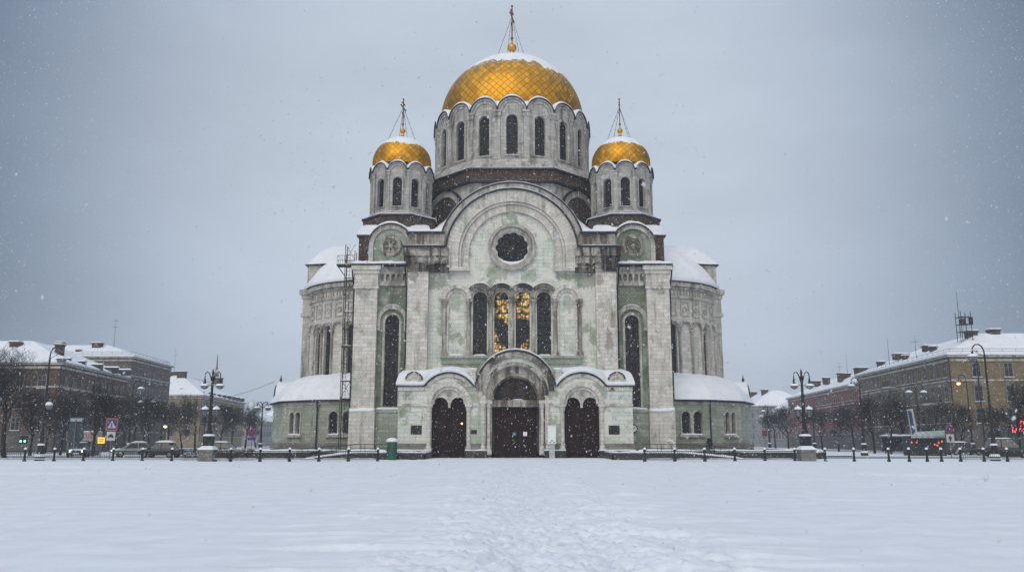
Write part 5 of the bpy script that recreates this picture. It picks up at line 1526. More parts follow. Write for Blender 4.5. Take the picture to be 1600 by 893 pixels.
def crook_lamp(x, y, h, d, label, globe=False, lit=False, group='tall crook street lamps', twin=False):
    t = thing('street_lamp', label, 'street lamp', (x, y, 0), 0, group)
    mb = MB(); s = h / 9.7
    mb.lathe([(.42, 0), (.42, .35), (.3, .5), (.26, 1.2), (.3, 1.3), (.2, 1.45), (.15, 2.2), (.17, 2.3), (.17, 2.42), (.13, 2.5), (.11, h * .5), (.13, h * .5 + .06), (.1, h * .5 + .2), (.075, h - .9)], 10, c=(x, y)); mb.build('pole', MT['black'], t)
    mb = MB(); mb.lathe([(.45, .34), (.4, .5), (.3, .56)], 10, c=(x, y)); mb.lathe([(.31, 1.3), (.28, 1.42), (.2, 1.46)], 10, c=(x, y)); mb.build('pole_snow', MT['snow'], t)
    for q in ((-1, 1) if twin else (d,)):
        mb = MB(); mb.tube([(x + q * r * s, y, h - .9 + z * s) for r, z in ((0, 0), (.03, .4), (.18, .75), (.45, .92), (.75, .88), (.98, .62), (1.02, .3), (1.02, .05))], .06, 6)
        mb.sphere((x + q * .6 * s, y, h - .55), .06, 6, 4); mb.tube([(x, y, h - 1.0), (x + q * .5 * s, y, h - .75), (x + q * .95 * s, y, h - .45)], .025, 4)
        ar = mb.build('arm', MT['black'], t)
        xx = x + q * 1.02 * s; z0 = h - .68; g = .5 if lit else .84
        mb = MB(); mb.lathe([(.08, z0 + .1), (.14, z0 - .15), (.5 * g, z0 - .32), (.54 * g, z0 - .4)], 14, c=(xx, y)); mb.build('lamp_shade', MT['black'], ar)
        mb = MB(); mb.lathe([(.5 * g, z0 - .38), (.46 * g, z0 - .38 - .22 * g), (.3 * g, z0 - .38 - .4 * g), (0, z0 - .38 - .46 * g)], 14, c=(xx, y)); mb.build('globe', amber if lit else milk, ar, smooth=True)
        mb = MB(); mb.lathe([(.55 * g, z0 - .37), (.5 * g, z0 - .28), (.3 * g, z0 - .17), (.1, z0 - .08)], 14, c=(xx, y)); mb.build('shade_snow', MT['snow'], ar, smooth=True)
    if globe:
        mb = MB(); mb.tube([(x + .1, y, 4.3), (x + .3, y, 4.25), (x + .34, y, 4.4)], .035, 5); la = mb.build('side_bracket', MT['black'], t)
        mb = MB(); mb.sphere((x + .34, y, 4.72), .29, 14, 10); mb.build('globe', milk, la, smooth=True)
        mb = MB(); mb.lathe([(.30, 4.78), (.28, 4.92), (.17, 5.04), (0, 5.08)], 12, c=(x + .34, y)); mb.build('globe_snow', MT['snow'], la, smooth=True)
    return t
crook_lamp(X_at(64, 74), 74, 9.9, 1, 'tall black crook street lamp with a round side globe before the brown brick house', globe=True)
crook_lamp(X_at(201, 110), 110, 9.5, 1, 'tall black crook street lamp before the tan corner house', )
crook_lamp(X_at(1553, 74), 74, 10.1, -1, 'tall black crook street lamp in front of the parked dark off-roader and green shop front')
crook_lamp(X_at(1350, 100), 100, 9.2, -1, 'black crook street lamp where the red house meets the ochre house')
crook_lamp(X_at(1439, 106), 106, 8.8, -1, 'black street lamp with two crooked arms beside the tilted blue banner', twin=True)
crook_lamp(X_at(1203, 150), 150, 8.0, -1, 'distant crook street lamp just right of the cathedral corner')
crook_lamp(X_at(1273, 140), 140, 7.6, -1, 'distant crook street lamp just right of the right lantern lamp', )
crook_lamp(X_at(407, 120), 120, 7.4, 1, 'small twin armed street lamp just left of the cathedral', twin=True)
crook_lamp(X_at(224, 120), 120, 8.2, 1, 'twin armed street lamp beneath the tan corner house', twin=True)
crook_lamp(X_at(258, 122) - .7, 122, 4.9, 1, 'low street lamp glowing amber under the trees on the left', lit=True)
crook_lamp(X_at(1520, 121), 121, 11.0, -1, 'street lamp glowing amber at the corner of the ochre house', lit=True)
crook_lamp(X_at(318, 150), 150, 9.0, 1, 'slender distant street lamp right behind the left lantern lamp')

# ================================================================== FENCES AND BOLLARDS
def post_mb(x, y):
    mb = MB(); mb.lathe([(.15, -.05), (.15, .12), (.10, .18), (.09, .78), (.125, .82), (.125, .92), (.08, .95), (.1, 1.03), (.05, 1.1)], 8, c=(x, y)); return mb
def snow_cap_mb(x, y):
    mb = MB(); mb.lathe([(.12, .97), (.125, 1.03), (.1, 1.1), (.05, 1.14), (0, 1.15)], 8, c=(x, y)); return mb
def fence(xs, y, label):
    t = thing('iron_fence', label, 'fence', (xs[0], y, 0), 0, 'low iron fences around the square')
    P0 = None; S0 = None
    for x in xs:
        loc = (x - xs[0], 0, 0)
        if P0 is None:
            P0 = post_mb(0, 0).build('post', MT['black'], t, loc=loc)
            S0 = snow_cap_mb(0, 0).build('snow_cap', MT['snow'], P0, loc=(0, 0, 0), smooth=True)
        else:
            p = obj('post', P0.data, t, loc); obj('snow_cap', S0.data, p)
    R0 = {}
    for a, b in zip(xs[:-1], xs[1:]):
        k = round(b - a, 2)
        if k not in R0:
            mb = MB(); L_ = b - a - .2
            mb.box(.1, .1 + L_, -.03, .03, .79, .86); mb.box(.1, .1 + L_, -.025, .025, .14, .19)
            n = int(L_ / .15)
            for i in range(1, n): mb.tube([(.1 + L_ * i / n, 0, .19), (.1 + L_ * i / n, 0, .8)], .015, 4)
            sn = MB(); snow_ridge(sn, [(.1, .19), (.1 + L_, .19)], -.07, .07, .06, seed=a)
            o = mb.build('railing', MT['black'], t, loc=(a - xs[0], 0, 0)); s2 = sn.build('snow', MT['snow'], o, loc=(0, 0, 0)); R0[k] = (o.data, s2.data)
        else:
            o = obj('railing', R0[k][0], t, (a - xs[0], 0, 0)); obj('snow', R0[k][1], o)
    return t
fence([round(-43.2 + 2.46 * i, 3) for i in range(14)], 71, 'low black iron fence running along the left side of the square')
fence([round(11.1 + 2.51 * i, 3) for i in range(6)], 71, 'low black iron fence between the porch and the right lantern lamp')
fence([round(37.5 + 1.95 * i, 3) for i in range(5)], 71, 'low black iron fence with close bars before the parked dark off-roader')
P0 = None
bl = [(26.2, 'beside the right lantern lamp'), (28.6, 'at the right end of the low bar'), (31.5, 'alone under the red house'), (33.2, 'before the left end of the ochre house'), (34.7, 'before the tilted blue banner'), (35.9, 'left of the close barred fence')]
for x, lab in bl:
    t = thing('bollard', 'black iron bollard with a cap of snow ' + lab, 'bollard', (x, 71, 0), 0, 'iron bollards on the right of the square')
    if P0 is None:
        P0 = post_mb(0, 0).build('post', MT['black'], t, loc=(0, 0, 0)); S0 = snow_cap_mb(0, 0).build('snow_cap', MT['snow'], t, loc=(0, 0, 0), smooth=True)
    else: obj('post', P0.data, t); obj('snow_cap', S0.data, t)
mb = MB(); mb.tube([(26.35, 71, .42), (28.45, 71, .42)], .05, 6); tag(mb.build('barrier_bar', MT['black']), 'low horizontal black bar between two bollards right of the lantern lamp', 'barrier bar')

# low clipped hedges with dead leaves
def hedge(x0, x1, y, label, c):
    t = MB(); rr = random.Random(int(x0 * 10))
    for i in range(int((x1 - x0) * 420)):
        p = Vector((rr.uniform(x0, x1), y + rr.uniform(-.45, .45), rr.uniform(.02, .95) + .08 * jit(i * .01, 1))); d = Vector((rr.uniform(-1, 1), rr.uniform(-1, 1), rr.uniform(-.3, 1))).normalized() * rr.uniform(.06, .14)
        n = d.cross(Vector((rr.uniform(-1, 1), rr.uniform(-1, 1), .3))).normalized() * rr.uniform(.015, .04); t.add([p - d - n, p - d + n, p + d], [(0, 1, 2)])
    m, nt, b = new_mat('hedge_leaves'); ob = N(nt, 'ShaderNodeTexCoord').outputs['Object']; f = noise(nt, ob, 7, 3)
    setc(nt, b, 'Base Color', mix(nt, rng(nt, f, .60, .68), c, (.6, .63, .68))); b.inputs['Roughness'].default_value = .9
    return tag(t.build('hedge', m), label, 'hedge', 'low hedges behind the left fence')
hedge(X_at(284, 76), X_at(312, 76), 76, 'short dark hedge behind the fence, left of the left lantern lamp', (.035, .03, .03))
hedge(X_at(337, 76), X_at(398, 76), 76, 'long reddish brown hedge behind the fence, right of the left lantern lamp', (.07, .035, .03))
# ================================================================== CARS
tyre = simple('tyre_rubber', (.012, .012, .013), .9); chrome = simple('wheel_rim', (.25, .26, .27), .4, .7)
lamp_on = simple('lit_headlight', (.9, .85, .7), .3, emit=(1.0, .78, .5), es=7.0); lamp_off = simple('headlight_glass', (.5, .52, .55), .25); red_l = simple('tail_light', (.35, .02, .02), .3)
car_glass = simple('car_glass', (.02, .024, .03), .15)
def car(x, y, rz, paint, label, H=1.48, suv=False, lit=False, rot_snow=.1):
    t = thing('parked_car', label, 'car', (x, y, 0), rz)
    zb = .95 if not suv else 1.12; L_ = 2.15; wd = .87
    st = [(-2.18, .45, .62, .62), (-2.1, .32, .84, .78), (-1.7, .26, .97, .85), (-.8, .24, 1.0, .87), (.6, .24, .98, .87), (1.3, .25, .93, .86), (1.9, .3, .8, .8), (2.12, .36, .7, .72), (2.18, .45, .58, .6)]
    k = zb / .98
    mb = MB(); vs = []; fs = []
    for (sx, z0, z1, w) in st:
        z1 *= k; zm = z0 + (z1 - z0) * .55
        vs += [(sx, -w * .9, z0), (sx, -w, zm), (sx, -w * .94, z1 - .06), (sx, -w * .84, z1), (sx, w * .84, z1), (sx, w * .94, z1 - .06), (sx, w, zm), (sx, w * .9, z0)]
    for i in range(len(st) - 1):
        for j in range(8): fs.append((8 * i + j, 8 * i + 8 + j, 8 * i + 8 + (j + 1) % 8, 8 * i + (j + 1) % 8))
    fs += [tuple(range(8))[::-1], tuple(8 * (len(st) - 1) + j for j in range(8))]
    mb.add(vs, fs); body = mb.build('body', paint, t, loc=(0, 0, 0))
    xr, xf = (-1.95, 1.15) if suv else (-1.55, 1.1)
    a = [(xr, -.78, zb - .03), (xf, -.78, zb - .05), (xf, .78, zb - .05), (xr, .78, zb - .03)]
    b = [(xr + (.25 if suv else .5), -.6, H), (xf - .75, -.6, H), (xf - .75, .6, H), (xr + (.25 if suv else .5), .6, H)]
    mb = MB(); mb.add(a + b, [(0, 1, 5, 4), (1, 2, 6, 5), (2, 3, 7, 6), (3, 0, 4, 7)]); mb.build('windows', car_glass, t, loc=(0, 0, 0))
    mb = MB(); mb.box(xr + (.22 if suv else .46), xf - .72, -.62, .62, H - .02, H + .04)
    for q in (-1, 1):
        for (i, j) in ((0, 4), (1, 5)):
            p, r = Vector(a[i]), Vector(b[i]); mb.tube([(p.x, q * .79, p.z), (r.x, q * .61, r.z)], .035, 4)
        xm = (a[0][0] + a[1][0]) / 2 - .1; mb.tube([(xm, q * .79, zb - .03), (xm, q * .61, H)], .04, 4)
    mb.build('roof', paint, t, loc=(0, 0, 0))
    mb = MB(); snow_ridge(mb, [(xr + .3, H + .04), (xf - .75, H + .04)], -.62, .62, rot_snow); snow_ridge(mb, [(xf - .05, zb - .06), (2.0, .78 * k)], -.7, .7, rot_snow * .7); mb.build('roof_snow', MT['snow'], t, loc=(0, 0, 0), smooth=True)
    for (wx, wy) in ((-1.35, -.8), (1.35, -.8), (-1.35, .8), (1.35, .8)):
        Mw = Matrix.Rotation(R(90), 4, 'X'); r = .33 if not suv else .38
        mb = MB(); mb.lathe([(r * .6, -.1), (r, -.09), (r, .09), (r * .6, .1)], 18, M=Matrix.Rotation(R(90), 4, 'X')); w = mb.build('wheel', tyre, t, loc=(wx, wy, r))
        mb = MB(); mb.lathe([(0, -.08), (r * .6, -.085), (r * .62, .085), (0, .08)], 12, M=Matrix.Rotation(R(90), 4, 'X')); mb.build('rim', chrome, w, loc=(0, 0, 0))
    for q in (-1, 1):
        mb = MB(); mb.sphere((0, 0, 0), .13, 10, 6, sz=.7); mb.build('headlight', lamp_on if lit else lamp_off, t, loc=(2.1, q * .56, .66 * k), smooth=True)
        mb = MB(); mb.box(-.04, .04, -.13, .13, -.08, .08); mb.build('tail_light', red_l, t, loc=(-2.14, q * .58, .74 * k))
        mb = MB(); mb.box(-.06, .08, -.1, .1, -.06, .08); mb.build('mirror', paint, t, loc=(xf - .2, q * .95, zb + .08))
    mb = MB(); mb.box(0, .03, -.26, .26, -.06, .06); mb.build('number_plate', MT['white_paint'], t, loc=(2.17, 0, .42))
    mb = MB(); mb.box(0, .03, -.4, .4, -.05, .06); mb.build('grille', MT['black'], t, loc=(2.165, 0, .56 * k))
    return t
p_silver = simple('silver_paint', (.15, .16, .175), .35, .3); p_white = simple('white_car_paint', (.26, .27, .28), .4); p_dark = simple('dark_car_paint', (.018, .02, .024), .3, .2); p_grey = simple('grey_car_paint', (.05, .055, .06), .35, .3)
car(X_at(124, 90), 90, R(-70), p_silver, 'dark silver car with glowing headlights behind the fence under the billboard', lit=True)
car(X_at(210, 91), 91, R(-150), p_white, 'pale grey car with glowing headlights and a snowy roof near the second crook lamp', lit=True, rot_snow=.16)
car(X_at(252, 88), 88, R(175), p_grey, 'dark grey car under thick snow behind the fence, left of the short hedge', rot_snow=.22)
car(X_at(1574, 80), 80, R(-28), p_dark, 'dark off-roader with snow on its bonnet parked behind the tall right crook lamp', H=1.85, suv=True)
car(X_at(1505, 104), 104, R(0), p_grey, 'grey car parked at the kerb by the stone gateway of the ochre house', rot_snow=.14)
car(X_at(352, 96), 96, R(4), p_dark, 'dark car behind the reddish hedge, right of the left lantern lamp', rot_snow=.16)

# ================================================================== SIGNS
blue = simple('sign_blue', (.02, .03, .16), .4, 0, .1); orange = simple('sign_red_orange', (.36, .08, .045), .5); wht = simple('sign_white', (.45, .46, .48), .5); post_m = simple('galvanised_post', (.2, .21, .22), .5, .5)
yel = simple('lit_yellow_sign', (.8, .5, .05), .5, emit=(1.0, .6, .06), es=.75); red_s = simple('sign_red', (.22, .025, .035), .45)
def pole(t, x, y, h):
    mb = MB(); mb.tube([(x, y, 0), (x, y, h)], .04, 8); return mb.build('post', post_m, t)
x, y = X_at(172, 82), 82
t = thing('crossing_sign', 'blue pedestrian crossing sign with an orange border above a white plate', 'road sign', (x, y, 0)); pole(t, x, y + .06, 3.8)
Mx = lambda z: Matrix.Translation((x, y, z))
mb = MB(); mb.box(-.56, .56, -.02, .02, -.62, .62, 0, Mx(3.25)); mb.build('border', orange, t)
mb = MB(); mb.box(-.46, .46, -.03, -.021, -.5, .5, 0, Mx(3.25)); mb.build('face', blue, t)
mb = MB(); mb.plate([(-.4, -.36), (.4, -.36), (0, .4)], [], -.042, -.032, 0, Mx(3.25)); mb.build('triangle', wht, t)
mb = MB(); mb.sphere((0, -.05, .12), .05, 8, 6, 0, Mx(3.25)); mb.tube([(0, -.05, .06), (-.01, -.05, -.12)], .045, 5, 0, Mx(3.25)); mb.tube([(0, -.05, -.1), (.1, -.05, -.3)], .03, 5, 0, Mx(3.25)); mb.tube([(0, -.05, -.1), (-.1, -.05, -.3)], .03, 5, 0, Mx(3.25)); mb.tube([(-.1, -.05, -.06), (0, -.05, .04), (.11, -.05, -.06)], .025, 5, 0, Mx(3.25))
for k in range(5): mb.box(-.34 + .15 * k, -.26 + .15 * k, -.052, -.043, -.36, -.31, 0, Mx(3.25))
mb.build('walking_figure', MT['black'], t)
mb = MB(); mb.box(-.42, .42, -.02, .02, -.42, .42, 0, Mx(2.15)); pb = mb.build('lower_plate', wht, t)
mb = MB(); mb.plate(arc(0, .0, .2, 0, 180, 10) + [(-.3, 0), (-.3, -.1), (.3, -.1), (.3, 0)], [], -.04, -.022, 0, Mx(2.15)); 
for q in (-1, 1): mb.plate(arc(q * .17, -.1, .08, 0, 345, 12), [], -.05, -.041, 0, Mx(2.15))
mb.build('car_symbol', MT['black'], pb)
x2, y2 = X_at(157.5, 84), 84
t = thing('yellow_sign', 'small glowing yellow sign with two dark lines of print below the crossing sign', 'sign', (x2, y2, 0)); pole(t, x2, y2 + .06, 2.1)
mb = MB(); mb.box(x2 - .34, x2 + .34, y2 - .04, y2 + .04, 1.45, 2.05); f = mb.build('panel', yel, t)
mb = MB(); mb.box(x2 - .26, x2 + .26, y2 - .055, y2 - .042, 1.8, 1.86); mb.box(x2 - .22, x2 + .22, y2 - .055, y2 - .042, 1.62, 1.68); mb.build('print', MT['black'], f)
x3, y3 = X_at(116, 88), 88
t = thing('information_board', 'dark teal rounded board on a post with a pale name strip on top', 'sign', (x3, y3, 0)); pole(t, x3, y3 - .12, 4.1)
tl = simple('dark_teal_board', (.02, .035, .042), .5)
mb = MB(); mb.plate(arc(x3, 2.35, .95, 200, 340, 12) + [(x3 + .7, 3.55), (x3 - .7, 3.55)], [], y3 - .04, y3 + .04); mb.build('board', tl, t)
mb = MB(); mb.box(x3 - .75, x3 + .75, y3 - .06, y3 + .06, 3.6, 4.15); mb.box(x3 - .62, x3 + .62, y3 - .075, y3 - .061, 3.7, 4.02, 1); mb.build('name_strip', [tl, simple('pale_teal', (.3, .37, .38), .5)], t)
# kiosk with a pinkish fascia
x4, y4 = X_at(124, 101), 101
t = thing('kiosk', 'street kiosk with a pale pinkish fascia board lettered in brown', 'kiosk', (x4, y4, 0))
mb = MB(); mb.box(x4 - 1.5, x4 + 1.5, y4, y4 + 2, 0, 1.75); mb.build('wall', simple('kiosk_grey', (.13, .13, .135), .6), t)
mb = MB(); mb.box(x4 - 1.3, x4 + 1.3, y4 - .03, y4 - .003, .7, 1.6); mb.build('window', car_glass, t)
mb = MB(); mb.box(x4 - 1.6, x4 + 1.6, y4 - .12, y4 + 2.1, 1.76, 2.75); fa = mb.build('fascia', simple('pinkish_board', (.42, .34, .33), .6), t)
lettering('ГОРОД', .72, simple('brown_lettering', (.2, .07, .05), .6), fa, (.7, -1.14, 2.25))
mb = MB(); snow_ridge(mb, [(x4 - 1.6, 2.75), (x4 + 1.6, 2.75)], y4 - .12, y4 + 2.1, .16); mb.build('roof_snow', MT['snow'], t)
def no_park(x, y, z, label, plate):
    t = thing('no_parking_sign', label, 'road sign', (x, y, 0)); pole(t, x, y + .06, z + .5); M = Matrix.Translation((x, y, z))
    mb = MB(); mb.band(0, 0, .3, .42, -.03, .03, 0, 360, 28, 0, M); mb.add([], []); mb.build('rim', red_s, t)
    mb = MB(); mb.plate(arc(0, 0, .3, 0, 350, 35), [], -.02, .025, 0, M); fc = mb.build('face', blue, t)
    mb = MB(); mb.plate([(-.25, .17), (-.17, .25), (.25, -.17), (.17, -.25)], [], -.03, -.021, 0, M); mb.build('slash', red_s, fc)
    mb = MB()
    if plate == 'arrow':
        mb.box(-.38, .38, -.02, .02, -1.3, -.5, 0, M); p = mb.build('plate', wht, t)
        mb = MB(); mb.plate([(-.1, -1.18), (.06, -1.18), (.06, -.95), (.2, -.95), (-.02, -.62), (-.24, -.95), (-.1, -.95)], [], -.035, -.021, 0, M); mb.build('arrow', MT['black'], p)
    else:
        mb.box(-.4, .4, -.02, .02, -.72, -.47, 0, M); mb.build('plate', blue, t)
no_park(X_at(1486, 84), 84, 2.85, 'round no parking sign over a white arrow plate before the ochre house', 'arrow')
no_park(X_at(392.5, 84), 84, 2.5, 'round no parking sign over a blue strip just left of the cathedral', 'strip')
x5, y5 = X_at(1196, 120), 120
t = thing('street_board', 'small dark red board on a post just right of the cathedral', 'sign', (x5, y5, 0)); pole(t, x5, y5 + .06, 3.2)
mb = MB(); mb.box(x5 - .35, x5 + .35, y5 - .03, y5 + .03, 2.45, 3.2); mb.build('board', simple('dark_red_board', (.14, .03, .035), .6), t)
x6, y6 = X_at(1244, 205), 205
mb = MB(); mb.box(-2, 2, -.1, 0, 0, 1.5)
mb = MB(); mb.box(74.9, 75.0, 212, 216.5, 3.1, 4.4); tag(mb.build('shop_sign', simple('cream_sign', (.55, .42, .2), .5)), 'cream coloured shop sign on the red house beside the right lantern lamp', 'shop sign')
# traffic lights for pedestrians
for px, lab in ((32.5, 'pedestrian traffic light showing green, nearest the left edge'), (38.8, 'pedestrian traffic light showing green, just left of the tall crook lamp')):
    x, y = X_at(px, 94), 94
    t = thing('traffic_light', lab, 'traffic light', (x, y, 0), 0, 'pedestrian traffic lights at the left corner'); pole(t, x, y + .1, 1.9)
    mb = MB(); mb.box(x - .17, x + .17, y - .12, y + .1, 1.45, 2.25); hd = mb.build('housing', MT['black'], t)
    mb = MB(); mb.plate(arc(x, 1.68, .12, 0, 340, 17), [], y - .14, y - .121); mb.build('green_lens', simple('green_lens', (.1, .8, .5), .4, emit=(.12, 1.0, .6), es=3.0), hd)
    mb = MB(); mb.plate(arc(x, 2.03, .12, 0, 340, 17), [], y - .14, y - .121); mb.build('red_lens', simple('unlit_red_lens', (.05, .008, .008), .4), hd)
# tilted blue banner and awning stall
x, y = X_at(1431, 108), 108
t = thing('banner_pylon', 'tall leaning blue and white banner sign before the ochre house', 'banner', (x, y, 0)); pole(t, x + .35, y, 2.2)
M = Matrix.Translation((x, y, 2.1)) @ Matrix.Rotation(R(-6), 4, 'Y')
mb = MB(); mb.box(-.36, .36, -.12, .12, 0, 3.5, 0, M); pn = mb.build('panel', wht, t)
mb = MB(); mb.box(-.33, .1, -.14, -.121, .1, 3.4, 0, M); mb.build('blue_field', simple('banner_blue', (.015, .04, .14), .5), pn)
mb = MB(); snow_ridge(mb, [(-.36, 3.5), (.36, 3.5)], -.12, .12, .14, M, taper=False); mb.build('snow_cap', MT['snow'], pn)
x, y = X_at(1452, 100), 100
t = thing('market_stall', 'dark green street stall with a snow covered awning and small red lights', 'stall', (x, y, 0))
mb = MB(); mb.box(x - 2, x + 2, y, y + 2.4, 0, 2.3); mb.build('wall', simple('dark_stall_green', (.012, .022, .022), .6), t)
awn = stone('snowy_green_awning', (.42, .47, .47), (.5, .54, .54), moss=(.10, .16, .15), moss_lo=.48, moss_hi=.56, bw=.7, bh=9, mortar=.35, msize=.05, seed=81)
mb = MB(); mb.add([(x - 2.6, y - 1.2, 2.2), (x + 1.4, y - 1.2, 2.2), (x + 2.3, y + .6, 2.95), (x - 1.2, y + .6, 2.8), (x - 2.6, y - 1.2, 2.05), (x + 1.4, y - 1.2, 2.05), (x + 2.3, y + .6, 2.3), (x - 1.2, y + .6, 2.3)], [(0, 1, 2, 3), (4, 5, 1, 0), (5, 6, 2, 1), (7, 4, 0, 3), (6, 7, 3, 2)]); mb.build('awning', awn, t)
redl = simple('small_red_light', (.8, .1, .06), .4, emit=(1.0, .13, .06), es=1.3)
for k, (dx, dz) in enumerate(((-2.1, 1.55), (-1.5, 1.55), (.6, 1.3), (1.1, 1.5), (1.5, 1.65), (.9, 1.2))):
    mb = MB(); mb.sphere((x + dx, y - .1, dz), .1, 8, 6); mb.build('red_light', redl, t)
x, y = X_at(1403, 118), 118
t = thing('bus_shelter', 'low shelter with a flat snowy roof left of the blue banner', 'shelter', (x, y, 0))
mb = MB(); mb.box(x - 2.1, x + 2.1, y - .6, y + .9, 2.25, 2.4); mb.build('roof', MT['iron'], t)
mb = MB(); snow_ridge(mb, [(x - 2.15, 2.4), (x + 2.15, 2.4)], y - .62, y + .9, .22); mb.build('roof_snow', MT['snow'], t, smooth=True)
for q in (-1, 1):
    mb = MB(); mb.box(x + q * 1.9 - .06, x + q * 1.9 + .06, y - .4, y - .28, 0, 2.25); mb.build('leg', MT['iron'], t)
mb = MB(); mb.box(x - 1.9, x + 1.9, y + .75, y + .8, .3, 2.2); mb.build('back_panel', T_glass, t)

# wires strung over the left street to the cathedral
def wire(a, b, sag): 
    mb = MB(); a, b = Vector(a), Vector(b); mb.tube([a.lerp(b, i / 16) - Vector((0, 0, sag * 4 * (i / 16) * (1 - i / 16))) for i in range(17)], .028, 4); return mb.build('overhead_wire', MT['black'])
tag(wire((X_at(318, 150), 150, 9.0), (-29.5, 104, 9.0), .5), 'upper thin overhead wire between the left street lamp and the cathedral', 'wire')
tag(wire((X_at(318, 150), 150, 7.0), (-30.6, 103, 5.6), .4), 'lower thin overhead wire between the left street lamp and the cathedral', 'wire')

# ================================================================== FALLING SNOW AND AIR
def snowfall():
    rr = np.random.RandomState(3); n = 54000
    y = (19 ** 3 + (92 ** 3 - 19 ** 3) * rr.rand(n * 3)) ** (1 / 3.)
    x = (rr.rand(n * 3) * 2 - 1) * y * .66; z = 1.6 + y * (rr.rand(n * 3) * .86 - .26)
    ok = (z > .1) & (z < 60) & ~((y > 75.5) & (z < 62) & (np.abs(x) < 34)); x, y, z = x[ok][:n], y[ok][:n], z[ok][:n]; n = len(x)
    r = .010 + .015 * rr.rand(n) ** 2
    k = 260; y[:k] = 2.5 + 14 * rr.rand(k) ** .6; x[:k] = (rr.rand(k) * 2 - 1) * y[:k] * .64; z[:k] = np.maximum(.3, 1.6 + y[:k] * (rr.rand(k) * .62 - .16)); r[:k] = .006 + .007 * rr.rand(k)
    base = np.array([(1, 0, 0), (-1, 0, 0), (0, 1, 0), (0, -1, 0), (0, 0, 1), (0, 0, -1)], float)
    st = np.stack([np.ones(n), np.ones(n), 1 + .9 * rr.rand(n)], 1)
    ax = rr.normal(0, .35, n)
    V = base[None] * r[:, None, None] * st[:, None, :]
    V[:, :, 0] += V[:, :, 2] * ax[:, None]
    V = V + np.stack([x, y, z], 1)[:, None, :]
    F = np.array([(0, 2, 4), (2, 1, 4), (1, 3, 4), (3, 0, 4), (2, 0, 5), (1, 2, 5), (3, 1, 5), (0, 3, 5)])
    F = (F[None] + 6 * np.arange(n)[:, None, None]).reshape(-1, 3); V = V.reshape(-1, 3)
    me = bpy.data.meshes.new('falling_snow'); me.vertices.add(len(V)); me.vertices.foreach_set('co', V.ravel())
    me.loops.add(F.size); me.loops.foreach_set('vertex_index', F.ravel()); me.polygons.add(len(F)); me.polygons.foreach_set('loop_start', np.arange(len(F)) * 3); me.update()
    me.materials.append(simple('snowflake', (.66, .69, .74), .6, 0, .02))
    o = bpy.data.objects.new('falling_snow', me); COL.objects.link(o); tag(o, 'white flakes of falling snow filling the air over the square', 'falling snow', kind='stuff')
snowfall()
mb = MB(); mb.box(-950, 950, -60, 1020, -2, 66)
m = bpy.data.materials.new('snowy_air'); m.use_nodes = True; nt = m.node_tree
for n_ in list(nt.nodes):
    if n_.type == 'BSDF_PRINCIPLED': nt.nodes.remove(n_)
pv = N(nt, 'ShaderNodeVolumePrincipled', {'Color': (.90, .94, 1.0, 1), 'Density': HAZE, 'Anisotropy': .0}); nt.links.new(pv.outputs[0], nt.nodes['Material Output'].inputs['Volume'])
hz = mb.build('haze', m); tag(hz, kind='stuff')
